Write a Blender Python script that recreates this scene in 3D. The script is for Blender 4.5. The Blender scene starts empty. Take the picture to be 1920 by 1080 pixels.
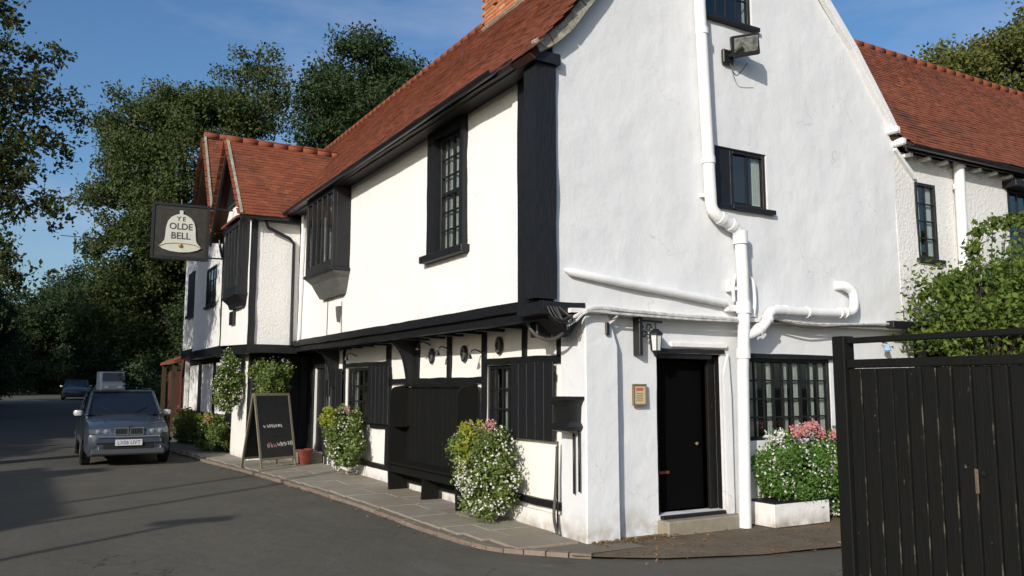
import bpy, bmesh, math, random
import numpy as np
from mathutils import Vector, Matrix, noise, Euler
R = math.radians
random.seed(7); NR = np.random.RandomState(11)
S = bpy.context.scene
C = S.collection

# ------------------------------------------------------------------ camera, sky, sun, exposure
cam_d = bpy.data.cameras.new('camera'); cam = bpy.data.objects.new('camera', cam_d); C.objects.link(cam)
cam_d.sensor_width = 36; cam_d.lens = 29.4; cam_d.clip_end = 2000; cam_d.clip_start = 0.05
cam.location = (0, 0, 1.6); cam.rotation_euler = (R(90 + 6.76), 0, R(-30.0))
S.camera = cam
SUN_TRAVEL = Vector((1.0, 0.70, -0.50)).normalized()
sd = bpy.data.lights.new('sun', 'SUN'); sd.energy = 4.2; sd.angle = R(0.55); sd.color = (1.0, 0.938, 0.85)
so = bpy.data.objects.new('sun', sd); C.objects.link(so)
so.rotation_euler = SUN_TRAVEL.to_track_quat('-Z', 'Y').to_euler()
wd = bpy.data.worlds.new('World'); S.world = wd; wd.use_nodes = True
nt = wd.node_tree; nt.nodes.clear()
sky = nt.nodes.new('ShaderNodeTexSky'); sky.sky_type = 'NISHITA'; sky.sun_disc = False
p = -SUN_TRAVEL
sky.sun_elevation = math.asin(p.z); sky.sun_rotation = math.atan2(p.x, p.y)
sky.air_density = 1.0; sky.dust_density = 2.0; sky.ozone_density = 3.2; sky.altitude = 50
bg = nt.nodes.new('ShaderNodeBackground'); bg.inputs[1].default_value = 0.138
wo = nt.nodes.new('ShaderNodeOutputWorld')
tc = nt.nodes.new('ShaderNodeTexCoord'); mp = nt.nodes.new('ShaderNodeMapping'); mp.inputs['Scale'].default_value = (1.2, 1.2, 4.0)
nz = nt.nodes.new('ShaderNodeTexNoise'); nz.inputs['Scale'].default_value = 2.2; nz.inputs['Detail'].default_value = 5; nz.inputs['Roughness'].default_value = .55
rp = nt.nodes.new('ShaderNodeValToRGB'); rp.color_ramp.elements[0].position = .46; rp.color_ramp.elements[1].position = .80
rp.color_ramp.elements[1].color = (.42, .42, .42, 1)
mx = nt.nodes.new('ShaderNodeMixRGB'); mx.inputs[2].default_value = (5.2, 5.2, 6.0, 1)
L = nt.links.new
L(tc.outputs['Generated'], mp.inputs[0]); L(mp.outputs[0], nz.inputs[0]); L(nz.outputs[0], rp.inputs[0]); L(rp.outputs[0], mx.inputs[0])
hs = nt.nodes.new('ShaderNodeHueSaturation'); hs.inputs['Saturation'].default_value = 1.15; L(sky.outputs[0], hs.inputs['Color']); L(hs.outputs[0], mx.inputs[1]); L(mx.outputs[0], bg.inputs[0]); L(bg.outputs[0], wo.inputs[0])
S.view_settings.view_transform = 'Standard'; S.view_settings.look = 'None'; S.view_settings.gamma = 1
S.view_settings.use_curve_mapping = False; S.view_settings.exposure = 0.0

# ------------------------------------------------------------------ materials
MATS = {}
def mat(name, col, rough=.7, spec=.5, metal=0, var=0, vscale=3., col2=None, bump=0, bscale=30., bdet=4, stretch=(1, 1, 1), rnd=0,
        patches=None, trans=0, coat=0, bump2=None, p2=None, foot=None, crack=None):
    m = bpy.data.materials.new(name); m.use_nodes = True; n = m.node_tree.nodes; l = m.node_tree.links.new
    b = n['Principled BSDF']; b.inputs['Roughness'].default_value = rough; b.inputs['Metallic'].default_value = metal
    b.inputs['Specular IOR Level'].default_value = spec; b.inputs['Coat Weight'].default_value = coat
    g = n.new('ShaderNodeNewGeometry'); mpn = n.new('ShaderNodeMapping'); mpn.inputs['Scale'].default_value = stretch
    l(g.outputs['Position'], mpn.inputs[0]); pos = mpn.outputs[0]
    c = n.new('ShaderNodeRGB'); c.outputs[0].default_value = (*col, 1); out = c.outputs[0]
    if rnd:      # per-piece variation: object random + face attribute
        oi = n.new('ShaderNodeObjectInfo'); at = n.new('ShaderNodeAttribute'); at.attribute_name = 'rnd'
        ad = n.new('ShaderNodeMath'); ad.operation = 'ADD'; l(oi.outputs['Random'], ad.inputs[0]); l(at.outputs['Fac'], ad.inputs[1])
        fr = n.new('ShaderNodeMath'); fr.operation = 'FRACT'; l(ad.outputs[0], fr.inputs[0])
        r = n.new('ShaderNodeValToRGB'); l(fr.outputs[0], r.inputs[0])
        els = rnd; e = r.color_ramp.elements
        e[0].position = els[0][0]; e[0].color = (*els[0][1], 1); e[1].position = els[-1][0]; e[1].color = (*els[-1][1], 1)
        for q, cc in els[1:-1]:
            x = e.new(q); x.color = (*cc, 1)
        out = r.outputs[0]
    if var:
        t = n.new('ShaderNodeTexNoise'); t.inputs['Scale'].default_value = vscale; t.inputs['Detail'].default_value = 6; t.inputs['Roughness'].default_value = .62
        l(pos, t.inputs['Vector'])
        rr = n.new('ShaderNodeValToRGB'); rr.color_ramp.elements[0].position = .38; rr.color_ramp.elements[1].position = .66
        l(t.outputs['Fac'], rr.inputs[0])
        mu = n.new('ShaderNodeMath'); mu.operation = 'MULTIPLY'; mu.inputs[1].default_value = var; l(rr.outputs[0], mu.inputs[0])
        x = n.new('ShaderNodeMixRGB'); l(mu.outputs[0], x.inputs[0]); l(out, x.inputs[1]); x.inputs[2].default_value = (*(col2 or tuple(k * .5 for k in col)), 1)
        out = x.outputs[0]
    for pp in (patches, p2):
        if pp:    # (colour, scale, lo, hi, stretch, amount)
            pc, ps, lo, hi, st, amt = pp
            mm = n.new('ShaderNodeMapping'); mm.inputs['Scale'].default_value = st; l(g.outputs['Position'], mm.inputs[0])
            t = n.new('ShaderNodeTexNoise'); t.inputs['Scale'].default_value = ps; t.inputs['Detail'].default_value = 7; t.inputs['Roughness'].default_value = .65
            l(mm.outputs[0], t.inputs['Vector'])
            rr = n.new('ShaderNodeMapRange'); rr.inputs['From Min'].default_value = lo; rr.inputs['From Max'].default_value = hi; rr.inputs['To Max'].default_value = amt
            l(t.outputs['Fac'], rr.inputs['Value'])
            x = n.new('ShaderNodeMixRGB'); l(rr.outputs[0], x.inputs[0]); l(out, x.inputs[1]); x.inputs[2].default_value = (*pc, 1)
            out = x.outputs[0]
    if crack:  # hairline cracks: the mid-level contour of a noise, kept only here and there
        t = n.new('ShaderNodeTexNoise'); t.inputs['Scale'].default_value = crack[0]; t.inputs['Detail'].default_value = 5; l(g.outputs['Position'], t.inputs['Vector'])
        a1 = n.new('ShaderNodeMath'); a1.operation = 'SUBTRACT'; a1.inputs[1].default_value = .5; l(t.outputs['Fac'], a1.inputs[0]); a2 = n.new('ShaderNodeMath'); a2.operation = 'ABSOLUTE'; l(a1.outputs[0], a2.inputs[0])
        a3 = n.new('ShaderNodeMapRange'); a3.inputs['From Min'].default_value = crack[1]; a3.inputs['From Max'].default_value = 0; a3.inputs['To Max'].default_value = crack[2]; l(a2.outputs[0], a3.inputs['Value'])
        t2 = n.new('ShaderNodeTexNoise'); t2.inputs['Scale'].default_value = crack[0] * .6; l(g.outputs['Position'], t2.inputs['Vector']); a4 = n.new('ShaderNodeMapRange'); a4.inputs['From Min'].default_value = .50; a4.inputs['From Max'].default_value = .58; l(t2.outputs['Fac'], a4.inputs['Value'])
        a5 = n.new('ShaderNodeMath'); a5.operation = 'MULTIPLY'; l(a3.outputs[0], a5.inputs[0]); l(a4.outputs[0], a5.inputs[1])
        x = n.new('ShaderNodeMixRGB'); l(a5.outputs[0], x.inputs[0]); l(out, x.inputs[1]); x.inputs[2].default_value = (col[0] * .25, col[1] * .25, col[2] * .25, 1); out = x.outputs[0]
    if foot:   # splash dirt and moss low on a wall, broken up by noise
        sx = n.new('ShaderNodeSeparateXYZ'); l(g.outputs['Position'], sx.inputs[0]); t = n.new('ShaderNodeTexNoise'); t.inputs['Scale'].default_value = 5; t.inputs['Detail'].default_value = 6; l(g.outputs['Position'], t.inputs['Vector'])
        a1 = n.new('ShaderNodeMapRange'); a1.inputs['From Min'].default_value = foot[1]; a1.inputs['From Max'].default_value = 0; l(sx.outputs[2], a1.inputs['Value'])
        a2 = n.new('ShaderNodeMath'); a2.operation = 'MULTIPLY_ADD'; a2.inputs[1].default_value = 3.2; a2.inputs[2].default_value = -1.25; l(t.outputs['Fac'], a2.inputs[0])
        a3 = n.new('ShaderNodeMath'); a3.operation = 'MULTIPLY'; a3.use_clamp = True; l(a1.outputs[0], a3.inputs[0]); l(a2.outputs[0], a3.inputs[1])
        x = n.new('ShaderNodeMixRGB'); l(a3.outputs[0], x.inputs[0]); l(out, x.inputs[1]); x.inputs[2].default_value = (*foot[0], 1); out = x.outputs[0]
    l(out, b.inputs['Base Color'])
    if bump:
        t = n.new('ShaderNodeTexNoise'); t.inputs['Scale'].default_value = bscale; t.inputs['Detail'].default_value = bdet; l(pos, t.inputs['Vector'])
        bn = n.new('ShaderNodeBump'); bn.inputs['Strength'].default_value = 1; bn.inputs['Distance'].default_value = bump; l(t.outputs['Fac'], bn.inputs['Height'])
        last = bn
        if bump2:
            t2 = n.new('ShaderNodeTexNoise'); t2.inputs['Scale'].default_value = bump2[1]; t2.inputs['Detail'].default_value = 3; l(g.outputs['Position'], t2.inputs['Vector'])
            b2 = n.new('ShaderNodeBump'); b2.inputs['Distance'].default_value = bump2[0]; l(t2.outputs['Fac'], b2.inputs['Height']); l(bn.outputs[0], b2.inputs['Normal']); last = b2
        l(last.outputs[0], b.inputs['Normal'])
    if trans:    # leaves: diffuse + translucent
        tr = n.new('ShaderNodeBsdfTranslucent'); l(out, tr.inputs[0]); ms = n.new('ShaderNodeMixShader'); ms.inputs[0].default_value = trans
        l(b.outputs[0], ms.inputs[1]); l(tr.outputs[0], ms.inputs[2]); l(ms.outputs[0], n['Material Output'].inputs[0])
    MATS[name] = m; return m

M_gable = mat('white_render', (.665, .683, .70), .85, .25, var=.30, vscale=1.1, col2=(.605, .62, .635), bump=.016, bscale=3.2, bdet=3.5, bump2=(.0022, 45), crack=(1.3, .0035, .35),
              patches=((.50, .50, .49), 2.0, .56, .82, (3, 3, .35), .28), p2=((.42, .41, .38), 9, .66, .80, (1, 1, .6), .5), foot=((.34, .30, .24), .34))
M_blank = None
M_street = mat('cream_render', (.80, .795, .775), .9, .2, var=.15, vscale=1.5, col2=(.74, .73, .70), bump=.007, bscale=28, bdet=5, bump2=(.005, 90), patches=((.60, .58, .54), 2.4, .55, .80, (3, 3, .3), .30), crack=(1.1, .003, .3))
M_dash = mat('pebble_dash', (.74, .735, .72), .95, .2, var=.3, vscale=22, col2=(.60, .59, .55), bump=.016, bscale=24, bdet=4, bump2=(.010, 80))
M_low = mat('lower_render', (.80, .785, .75), .85, .25, var=.3, vscale=2.2, col2=(.76, .72, .64), bump=.008, bscale=12, bdet=5,
            patches=((.52, .47, .40), 3.0, .60, .80, (1, 1, 1), .45), foot=((.34, .30, .24), .30))
M_plinth = mat('white_plinth_paint', (.76, .75, .73), .7, .3, var=.35, vscale=6, col2=(.55, .52, .47), bump=.006, bscale=20, foot=((.30, .26, .20), .16))
M_black = mat('black_timber', (.0075, .0085, .0105), .50, .38, var=.5, vscale=9, col2=(.016, .016, .018), bump=.006, bscale=12, stretch=(6, 6, .7),
              patches=((.13, .12, .105), 26, .70, .80, (3, 3, .25), .7))
M_blackh = mat('black_beam', (.006, .0068, .008), .5, .35, var=.5, vscale=8, col2=(.017, .017, .017), bump=.006, bscale=12, stretch=(6, .7, 6),
               patches=((.16, .15, .13), 24, .68, .80, (3, .3, 3), .7))
M_gate = mat('gate_black_paint', (.0040, .0044, .0038), .72, .22, var=.6, vscale=7, col2=(.007, .007, .006), bump=.0022, bscale=14, stretch=(6, 6, .6),
             patches=((.14, .12, .085), 30, .685, .72, (3, 3, .30), .6), p2=((.26, .23, .17), 9, .69, .73, (1.6, 1.6, 1.2), .8))
M_edge = mat('pale_plank_edge', (.006, .006, .005), .8, .2, patches=((.12, .108, .08), 3.0, .53, .62, (1, 9, 1.6), .7))  # pale streaks on the narrow edge faces of the gate planks
M_iron = mat('black_iron', (.010, .010, .011), .45, .5, bump=.002, bscale=60)
M_gutter = mat('gutter_black', (.008, .010, .013), .35, .5, var=.3, vscale=3, col2=(.04, .04, .045))
M_lead = mat('lead_grey', (.11, .11, .10), .6, .4, var=.6, vscale=8, col2=(.05, .05, .05), bump=.003, bscale=30)
M_pipe = mat('white_pipe_paint', (.74, .75, .76), .62, .4, var=.45, vscale=7, col2=(.60, .60, .57), patches=((.36, .34, .30), 16, .66, .76, (1, 1, .5), .6), bump=.001, bscale=50)
M_cable = mat('painted_cable', (.62, .62, .61), .6, .3, var=.7, vscale=14, col2=(.22, .21, .20))
M_cabled = mat('dark_cable', (.07, .065, .06), .6, .3, var=.5, vscale=10, col2=(.02, .02, .02))
TIL = [(0, (.20, .056, .028)), (.25, (.235, .072, .034)), (.45, (.155, .046, .026)), (.62, (.27, .092, .044)), (.8, (.115, .042, .028)), (1, (.19, .052, .027))]
TIL = [(q, tuple(.62 * a + .38 * b for a, b in zip(c, (.205, .064, .031)))) for q, c in TIL]
M_tile = mat('clay_tile', (.2, .07, .03), .85, .25, rnd=TIL, bump=.004, bscale=40, patches=((.055, .038, .028), 1.5, .50, .72, (1, 1, 1), .75), p2=((.28, .17, .075), 5, .62, .76, (1, 1, 1), .55))
M_ridge = mat('ridge_tile', (.21, .062, .030), .8, .25, var=.5, vscale=8, col2=(.2, .06, .03), bump=.004, bscale=30)
M_deck = mat('roof_underlay', (.05, .03, .02), .9, .1)
M_verge = mat('lichen_mortar', (.36, .35, .30), .95, .1, var=.7, vscale=9, col2=(.16, .16, .11), bump=.02, bscale=18)
BR = [(0, (.42, .16, .075)), (.3, (.48, .21, .10)), (.6, (.36, .115, .055)), (.8, (.52, .27, .14)), (1, (.26, .10, .055))]
M_brick = mat('chimney_brick', (.4, .16, .08), .85, .2, rnd=BR, bump=.004, bscale=50, patches=((.12, .09, .06), 3, .55, .72, (1, 1, 1), .6))
M_mortar = mat('mortar', (.36, .28, .20), .95, .1, bump=.004, bscale=40)
M_redwall = mat('dark_red_brick', (.10, .040, .028), .9, .15, var=.6, vscale=6, col2=(.07, .03, .02), bump=.01, bscale=14)
M_asph = mat('asphalt', (.106, .099, .080), .88, .25, var=.7, vscale=.8, col2=(.080, .075, .061), bump=.006, bscale=90, bdet=3, bump2=(.012, 6),
             patches=((.135, .13, .115), 2.2, .56, .72, (1, .4, 1), .5), p2=((.055, .050, .042), 3, .62, .68, (1, 2.5, 1), .55), crack=(.55, .0030, .9))
SL = [(0, (.27, .25, .205)), (.25, (.29, .27, .22)), (.5, (.265, .225, .17)), (.7, (.29, .28, .24)), (.85, (.255, .215, .165)), (1, (.275, .25, .205))]
M_slab = mat('paving_stone', (.3, .27, .22), .88, .25, rnd=SL, var=.4, vscale=7, col2=(.19, .165, .125), bump=.006, bscale=25, bump2=(.003, 90))
KB = [(0, (.19, .155, .125)), (.4, (.195, .155, .12)), (.7, (.225, .185, .15)), (1, (.19, .15, .12))]
M_kerb = mat('kerb_sett', (.3, .2, .15), .88, .25, rnd=KB, var=.4, vscale=12, col2=(.12, .09, .07), bump=.006, bscale=30)
M_joint = mat('sandy_joint', (.17, .15, .115), .95, .1, bump=.004, bscale=60)
M_dirt = mat('forecourt_tarmac', (.155, .125, .09), .93, .15, var=.7, vscale=3, col2=(.10, .082, .062), bump=.012, bscale=60, bump2=(.02, 12),
             patches=((.19, .115, .06), 1.1, .50, .68, (1, 1, 1), .6))
M_grass = mat('verge_grass', (.030, .042, .015), .95, .1, var=.6, vscale=2, col2=(.05, .045, .02), bump=.05, bscale=12)
M_stone = mat('doorstep_stone', (.27, .24, .185), .85, .2, var=.5, vscale=6, col2=(.16, .14, .11), bump=.006, bscale=30)
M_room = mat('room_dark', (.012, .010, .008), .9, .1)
M_curt = mat('white_curtain', (.70, .69, .64), .9, .1, bump=.02, bscale=9, stretch=(5, 5, .2))
M_brown = mat('brown_wood', (.055, .038, .024), .7, .3, var=.5, vscale=8, col2=(.05, .03, .015))
M_pale = mat('pale_wood_frame', (.22, .19, .13), .7, .3, var=.4, vscale=9, col2=(.12, .10, .07), bump=.002, bscale=30, stretch=(5, 5, 1))
M_chalk = mat('chalkboard_black', (.018, .020, .022), .6, .3, var=.6, vscale=5, col2=(.032, .033, .033))
M_chalkw = mat('chalk_white', (.50, .50, .48), .95, .1); M_chalkr = mat('chalk_pink', (.45, .25, .27), .95, .1)
M_terra = mat('terracotta', (.22, .05, .03), .7, .3, var=.5, vscale=12, col2=(.12, .03, .02))
M_signb = mat('sign_dark_board', (.020, .020, .017), .5, .4, var=.7, vscale=10, col2=(.045, .04, .03), bump=.003, bscale=30)
M_bell = mat('bell_white_paint', (.52, .53, .47), .6, .3, var=.4, vscale=7, col2=(.40, .40, .34))
M_gold = mat('gold_line', (.38, .25, .09), .5, .4)
M_ink = mat('letter_grey', (.06, .055, .07), .7, .2)
M_paper = mat('notice_paper', (.52, .44, .28), .8, .2, var=.4, vscale=30, col2=(.42, .33, .2)); M_red = mat('notice_red', (.42, .12, .08), .8, .2)
M_frm = mat('notice_frame_wood', (.17, .13, .07), .5, .4)
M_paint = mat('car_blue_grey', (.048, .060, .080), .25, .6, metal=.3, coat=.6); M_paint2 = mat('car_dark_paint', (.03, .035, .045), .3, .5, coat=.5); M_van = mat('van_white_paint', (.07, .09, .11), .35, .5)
M_trim = mat('car_grey_trim', (.05, .055, .06), .55, .4); M_chrome = mat('car_chrome', (.8, .82, .85), .15, .6, metal=1)
M_dglass = mat('car_window_glass', (.008, .010, .013), .06, .7, coat=.3); M_tyre = mat('tyre_rubber', (.015, .015, .015), .8, .2)
M_rim = mat('alloy_rim', (.30, .31, .33), .35, .6, metal=.8); M_lamp = mat('headlamp_glass', (.16, .19, .23), .12, .7, coat=.5)
M_lampd = mat('headlamp_housing', (.06, .07, .08), .12, .7, coat=.6); M_plate = mat('plate_white', (.48, .50, .52), .4, .4); M_mirw = mat('mirror_silver', (.55, .57, .6), .3, .6, metal=.3)
M_refl = mat('lamp_reflector', (.42, .43, .40), .25, .6, metal=.3, var=.8, vscale=14, col2=(.06, .08, .05))
M_lglass = mat('lantern_glass', (.60, .62, .62), .2, .6)
M_bark = mat('bark', (.055, .045, .032), .95, .1, var=.6, vscale=6, col2=(.03, .025, .02), bump=.03, bscale=9, stretch=(3, 3, .6))
def leafmat(name, a, b, c, tr=.3, rough=.6):
    return mat(name, a, rough, .3, rnd=[(0, a), (.4, b), (.75, c), (1, a)], trans=tr)
M_leafA = leafmat('leaf_olive', (.062, .090, .024), (.095, .118, .030), (.036, .060, .019))
M_leafB = leafmat('leaf_dark_green', (.032, .062, .020), (.050, .080, .024), (.020, .040, .015))
M_leafR = leafmat('leaf_yellow_olive', (.095, .115, .026), (.15, .155, .034), (.055, .075, .020))
M_leafC = leafmat('leaf_autumn', (.042, .062, .016), (.085, .095, .022), (.026, .044, .013))
M_leafD = leafmat('leaf_bush', (.085, .145, .022), (.15, .20, .030), (.050, .090, .018))
M_leafE = leafmat('leaf_fresh', (.13, .19, .045), (.21, .27, .07), (.08, .13, .03))
M_leafG = leafmat('leaf_box_green', (.085, .185, .030), (.13, .25, .045), (.055, .12, .022))
M_leafY = leafmat('leaf_lime', (.24, .27, .028), (.34, .36, .04), (.16, .20, .022))
M_petW = mat('petal_white', (.72, .72, .66), .8, .2, trans=.25); M_petP = mat('petal_pink', (.62, .26, .27), .8, .2, rnd=[(0, (.62, .24, .25)), (.5, (.70, .40, .38)), (1, (.55, .16, .20))], trans=.25)
M_dead = mat('fallen_leaf', (.25, .13, .05), .9, .1, rnd=[(0, (.19, .11, .05)), (.5, (.11, .065, .03)), (1, (.25, .16, .08))])
def glassmat():
    m = bpy.data.materials.new('window_glass'); m.use_nodes = True; n = m.node_tree.nodes; l = m.node_tree.links.new
    n.remove(n['Principled BSDF']); tr = n.new('ShaderNodeBsdfTransparent'); tr.inputs[0].default_value = (.78, .82, .82, 1)
    gl = n.new('ShaderNodeBsdfGlossy'); gl.inputs['Roughness'].default_value = .03
    lw = n.new('ShaderNodeLayerWeight'); lw.inputs[0].default_value = .5; pw = n.new('ShaderNodeMath'); pw.operation = 'POWER'; pw.inputs[1].default_value = 4; l(lw.outputs['Facing'], pw.inputs[0]); fr = n.new('ShaderNodeMath'); fr.operation = 'MULTIPLY_ADD'; fr.inputs[1].default_value = .7; fr.inputs[2].default_value = .09; l(pw.outputs[0], fr.inputs[0]); ms = n.new('ShaderNodeMixShader')
    l(fr.outputs[0], ms.inputs[0]); l(tr.outputs[0], ms.inputs[1]); l(gl.outputs[0], ms.inputs[2]); l(ms.outputs[0], n['Material Output'].inputs[0]); return m
M_glass = glassmat()

# ------------------------------------------------------------------ helpers
OFF = {}
def off(o): return OFF.get(o.name, Vector((0, 0, 0))) if o else Vector((0, 0, 0))
def link(name, me, m=None, parent=None, smooth=False):
    if m is not None and not me.materials: me.materials.append(m)
    o = bpy.data.objects.new(name, me); C.objects.link(o)
    if parent: o.parent = parent; OFF[o.name] = off(parent)
    if smooth:
        me.polygons.foreach_set('use_smooth', [True] * len(me.polygons))
    return o
def tag(o, label, cat, group=None, kind=None):
    if label: o['label'] = label
    if cat: o['category'] = cat
    if group: o['group'] = group
    if kind: o['kind'] = kind
    return o
def thing(name, label, cat, loc, rz=0, group=None, world=False):
    o = bpy.data.objects.new(name, None); C.objects.link(o); o.location = loc; o.rotation_euler = (0, 0, rz); o.empty_display_size = .1
    if world: OFF[o.name] = Vector(loc)
    return tag(o, label, cat, group)
WARP = {'corner_post', 'timber', 'jetty_beam', 'eaves_board', 'stud', 'post_cap', 'lintel', 'knee_brace', 'sill_beam', 'rail', 'window_surround', 'dragon_beam'}
class MB:
    def __init__(s): s.v = []; s.f = []
    def box(s, x0, x1, y0, y1, z0, z1):
        n = len(s.v); s.v += [(x, y, z) for z in (z0, z1) for y in (y0, y1) for x in (x0, x1)]
        s.f += [tuple(n + i for i in q) for q in ((0, 2, 3, 1), (4, 5, 7, 6), (0, 1, 5, 4), (2, 6, 7, 3), (0, 4, 6, 2), (1, 3, 7, 5))]; return s
    def bar(s, a, b, w, h, up=(0, 0, 1)):
        a = Vector(a); b = Vector(b); d = (b - a).normalized(); up = Vector(up)
        r = d.cross(up)
        if r.length < 1e-4: r = d.cross(Vector((1, 0, 0)))
        r.normalize(); u = r.cross(d).normalized(); n = len(s.v)
        for q in (a, b):
            for i, j in ((-1, -1), (1, -1), (1, 1), (-1, 1)): s.v.append(tuple(q + r * (i * w / 2) + u * (j * h / 2)))
        s.f += [tuple(n + i for i in q) for q in ((0, 1, 2, 3), (7, 6, 5, 4), (0, 4, 5, 1), (1, 5, 6, 2), (2, 6, 7, 3), (3, 7, 4, 0))]; return s
    def tube(s, pts, rad, k=10, cap=True):
        pts = [Vector(q) for q in pts]; m = len(pts)
        if not hasattr(rad, '__len__'): rad = [rad] * m
        n = len(s.v); prev = None
        for i, q in enumerate(pts):
            d = (pts[min(i + 1, m - 1)] - pts[max(i - 1, 0)]).normalized()
            if prev is None:
                r = d.cross(Vector((0, 0, 1)))
                if r.length < 1e-3: r = d.cross(Vector((1, 0, 0)))
            else: r = prev - d * prev.dot(d)
            r.normalize(); prev = r; u = d.cross(r)
            for j in range(k):
                a = 2 * math.pi * j / k; s.v.append(tuple(q + (r * math.cos(a) + u * math.sin(a)) * rad[i]))
        for i in range(m - 1):
            for j in range(k):
                a = n + i * k + j; b = n + i * k + (j + 1) % k; s.f.append((a, b, b + k, a + k))
        if cap: s.f.append(tuple(n + j for j in range(k))[::-1]); s.f.append(tuple(n + (m - 1) * k + j for j in range(k)))
        return s
    def prism(s, poly, vec):
        n = len(s.v); k = len(poly); vec = Vector(vec)
        s.v += [tuple(q) for q in poly] + [tuple(Vector(q) + vec) for q in poly]
        s.f += [tuple(range(n, n + k))[::-1], tuple(range(n + k, n + 2 * k))]
        s.f += [(n + i, n + (i + 1) % k, n + k + (i + 1) % k, n + k + i) for i in range(k)]; return s
    def lathe(s, prof, k=16, c=(0, 0, 0)):
        n = len(s.v); m = len(prof)
        for r, z in prof:
            for j in range(k): a = 2 * math.pi * j / k; s.v.append((c[0] + r * math.cos(a), c[1] + r * math.sin(a), c[2] + z))
        for i in range(m - 1):
            for j in range(k): a = n + i * k + j; b = n + i * k + (j + 1) % k; s.f.append((a, b, b + k, a + k))
        return s
    def mesh(s, name, o=Vector((0, 0, 0))):
        me = bpy.data.meshes.new(name); me.from_pydata([(v[0] - o.x, v[1] - o.y, v[2] - o.z) for v in s.v], [], s.f); me.update(); return me
    def build(s, name, m, parent=None, bevel=0, smooth=False, label=None, kind=None):
        me = s.mesh(name, off(parent)); bm = bmesh.new(); bm.from_mesh(me); bmesh.ops.recalc_face_normals(bm, faces=bm.faces)
        if name in WARP and m in (M_black, M_blackh):
            for _ in range(5):
                le = [e for e in bm.edges if e.calc_length() > .22]
                if not le: break
                bmesh.ops.subdivide_edges(bm, edges=le, cuts=1, use_grid_fill=True)
            for v in bm.verts:
                q = (v.co + off(parent)) * 2.3; v.co += Vector((noise.noise(q), noise.noise(q + Vector((9, 2, 5))), noise.noise(q + Vector((3, 8, 1))))) * .011
            bevel = 0
        if bevel: bmesh.ops.bevel(bm, geom=bm.edges[:], offset=bevel, segments=1, affect='EDGES')
        if smooth:
            for e in bm.edges:
                if len(e.link_faces) == 2 and e.calc_face_angle(0) > .62: e.smooth = False
        bm.to_mesh(me); bm.free(); o = link(name, me, m, parent, smooth)
        if smooth: 
            try: me.shade_auto_smooth = True
            except Exception: pass
        if label: o['label'] = label
        if kind: o['kind'] = kind
        return o
def arc(pts, n=6):   # smooth polyline through points (Catmull-Rom)
    pts = [Vector(q) for q in pts]; out = []
    for i in range(len(pts) - 1):
        p0 = pts[max(i - 1, 0)]; p1 = pts[i]; p2 = pts[i + 1]; p3 = pts[min(i + 2, len(pts) - 1)]
        for k in range(n):
            t = k / n; out.append(.5 * ((2 * p1) + (p2 - p0) * t + (2 * p0 - 5 * p1 + 4 * p2 - p3) * t * t + (3 * p1 - p0 - 3 * p2 + p3) * t ** 3))
    out.append(pts[-1]); return out
class PL:     # plane frame: u along the wall, v up, w outwards
    def __init__(s, ax, c): s.ax = ax; s.c = c
    def p(s, u, v, w): return (s.c - w, u, v) if s.ax == 'x' else (u, s.c - w, v)
    def box(s, mb, u0, u1, v0, v1, w0, w1):
        a = s.p(u0, v0, w0); b = s.p(u1, v1, w1)
        return mb.box(min(a[0], b[0]), max(a[0], b[0]), min(a[1], b[1]), max(a[1], b[1]), min(a[2], b[2]), max(a[2], b[2]))
def gz(y): return .012 * min(max(y - 7.4, 0), 85)

def wall(name, P, u0, u1, v0, v1, m, parent, holes=(), step=.1, amp=.012, nscale=.9, top=None, thick=.18, bottom=None, kind=None, seed=0):
    us = sorted(set([u0, u1] + [h[i] for h in holes for i in (0, 1)])); vs = sorted(set([v0, v1] + [h[i] for h in holes for i in (2, 3)]))
    def fill(a):
        out = []
        for i in range(len(a) - 1):
            n = max(1, round((a[i + 1] - a[i]) / step)); out += [a[i] + (a[i + 1] - a[i]) * k / n for k in range(n)]
        return out + [a[-1]]
    us = fill(us); vs = fill(vs); bm = bmesh.new(); V = {}; o = off(parent)
    def val(i, j):
        if (i, j) in V: return V[i, j]
        u, v = us[i], vs[j]
        if top: v = min(v, top(u))
        if bottom: v = max(v, bottom(u))
        q = Vector((u * nscale, v * nscale, 3.1 * seed))
        d = amp * (noise.noise(q) + .6 * noise.noise(q * 3.1) + .3 * noise.noise(q * 8))
        V[i, j] = bm.verts.new(Vector(P.p(u, v, d)) - o); return V[i, j]
    for i in range(len(us) - 1):
        for j in range(len(vs) - 1):
            uc = (us[i] + us[i + 1]) / 2; vc = (vs[j] + vs[j + 1]) / 2
            if any(h[0] < uc < h[1] and h[2] < vc < h[3] for h in holes): continue
            if top and vs[j] >= max(top(us[i]), top(us[i + 1])) - 1e-6: continue
            q = [val(i, j), val(i + 1, j), val(i + 1, j + 1), val(i, j + 1)]
            bm.faces.new(q)
    bmesh.ops.remove_doubles(bm, verts=bm.verts[:], dist=1e-5)
    inv = Vector(P.p(0, 0, -thick)) - Vector(P.p(0, 0, 0))
    for f in bm.faces: f.smooth = True
    be = [e for e in bm.edges if len(e.link_faces) == 1]
    for e in be: e.smooth = False
    front = bm.faces[:]
    bk = bmesh.ops.duplicate(bm, geom=front); vm = bk['vert_map']
    for v in [x for x in bk['geom'] if isinstance(x, bmesh.types.BMVert)]: v.co += inv
    for e in be:
        a, b = e.verts
        try: bm.faces.new((a, b, vm[b], vm[a]))
        except Exception: pass
    bmesh.ops.recalc_face_normals(bm, faces=bm.faces)
    me = bpy.data.meshes.new(name); bm.to_mesh(me); bm.free()
    ob = link(name, me, m, parent)
    if kind: ob['kind'] = kind
    return ob

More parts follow.
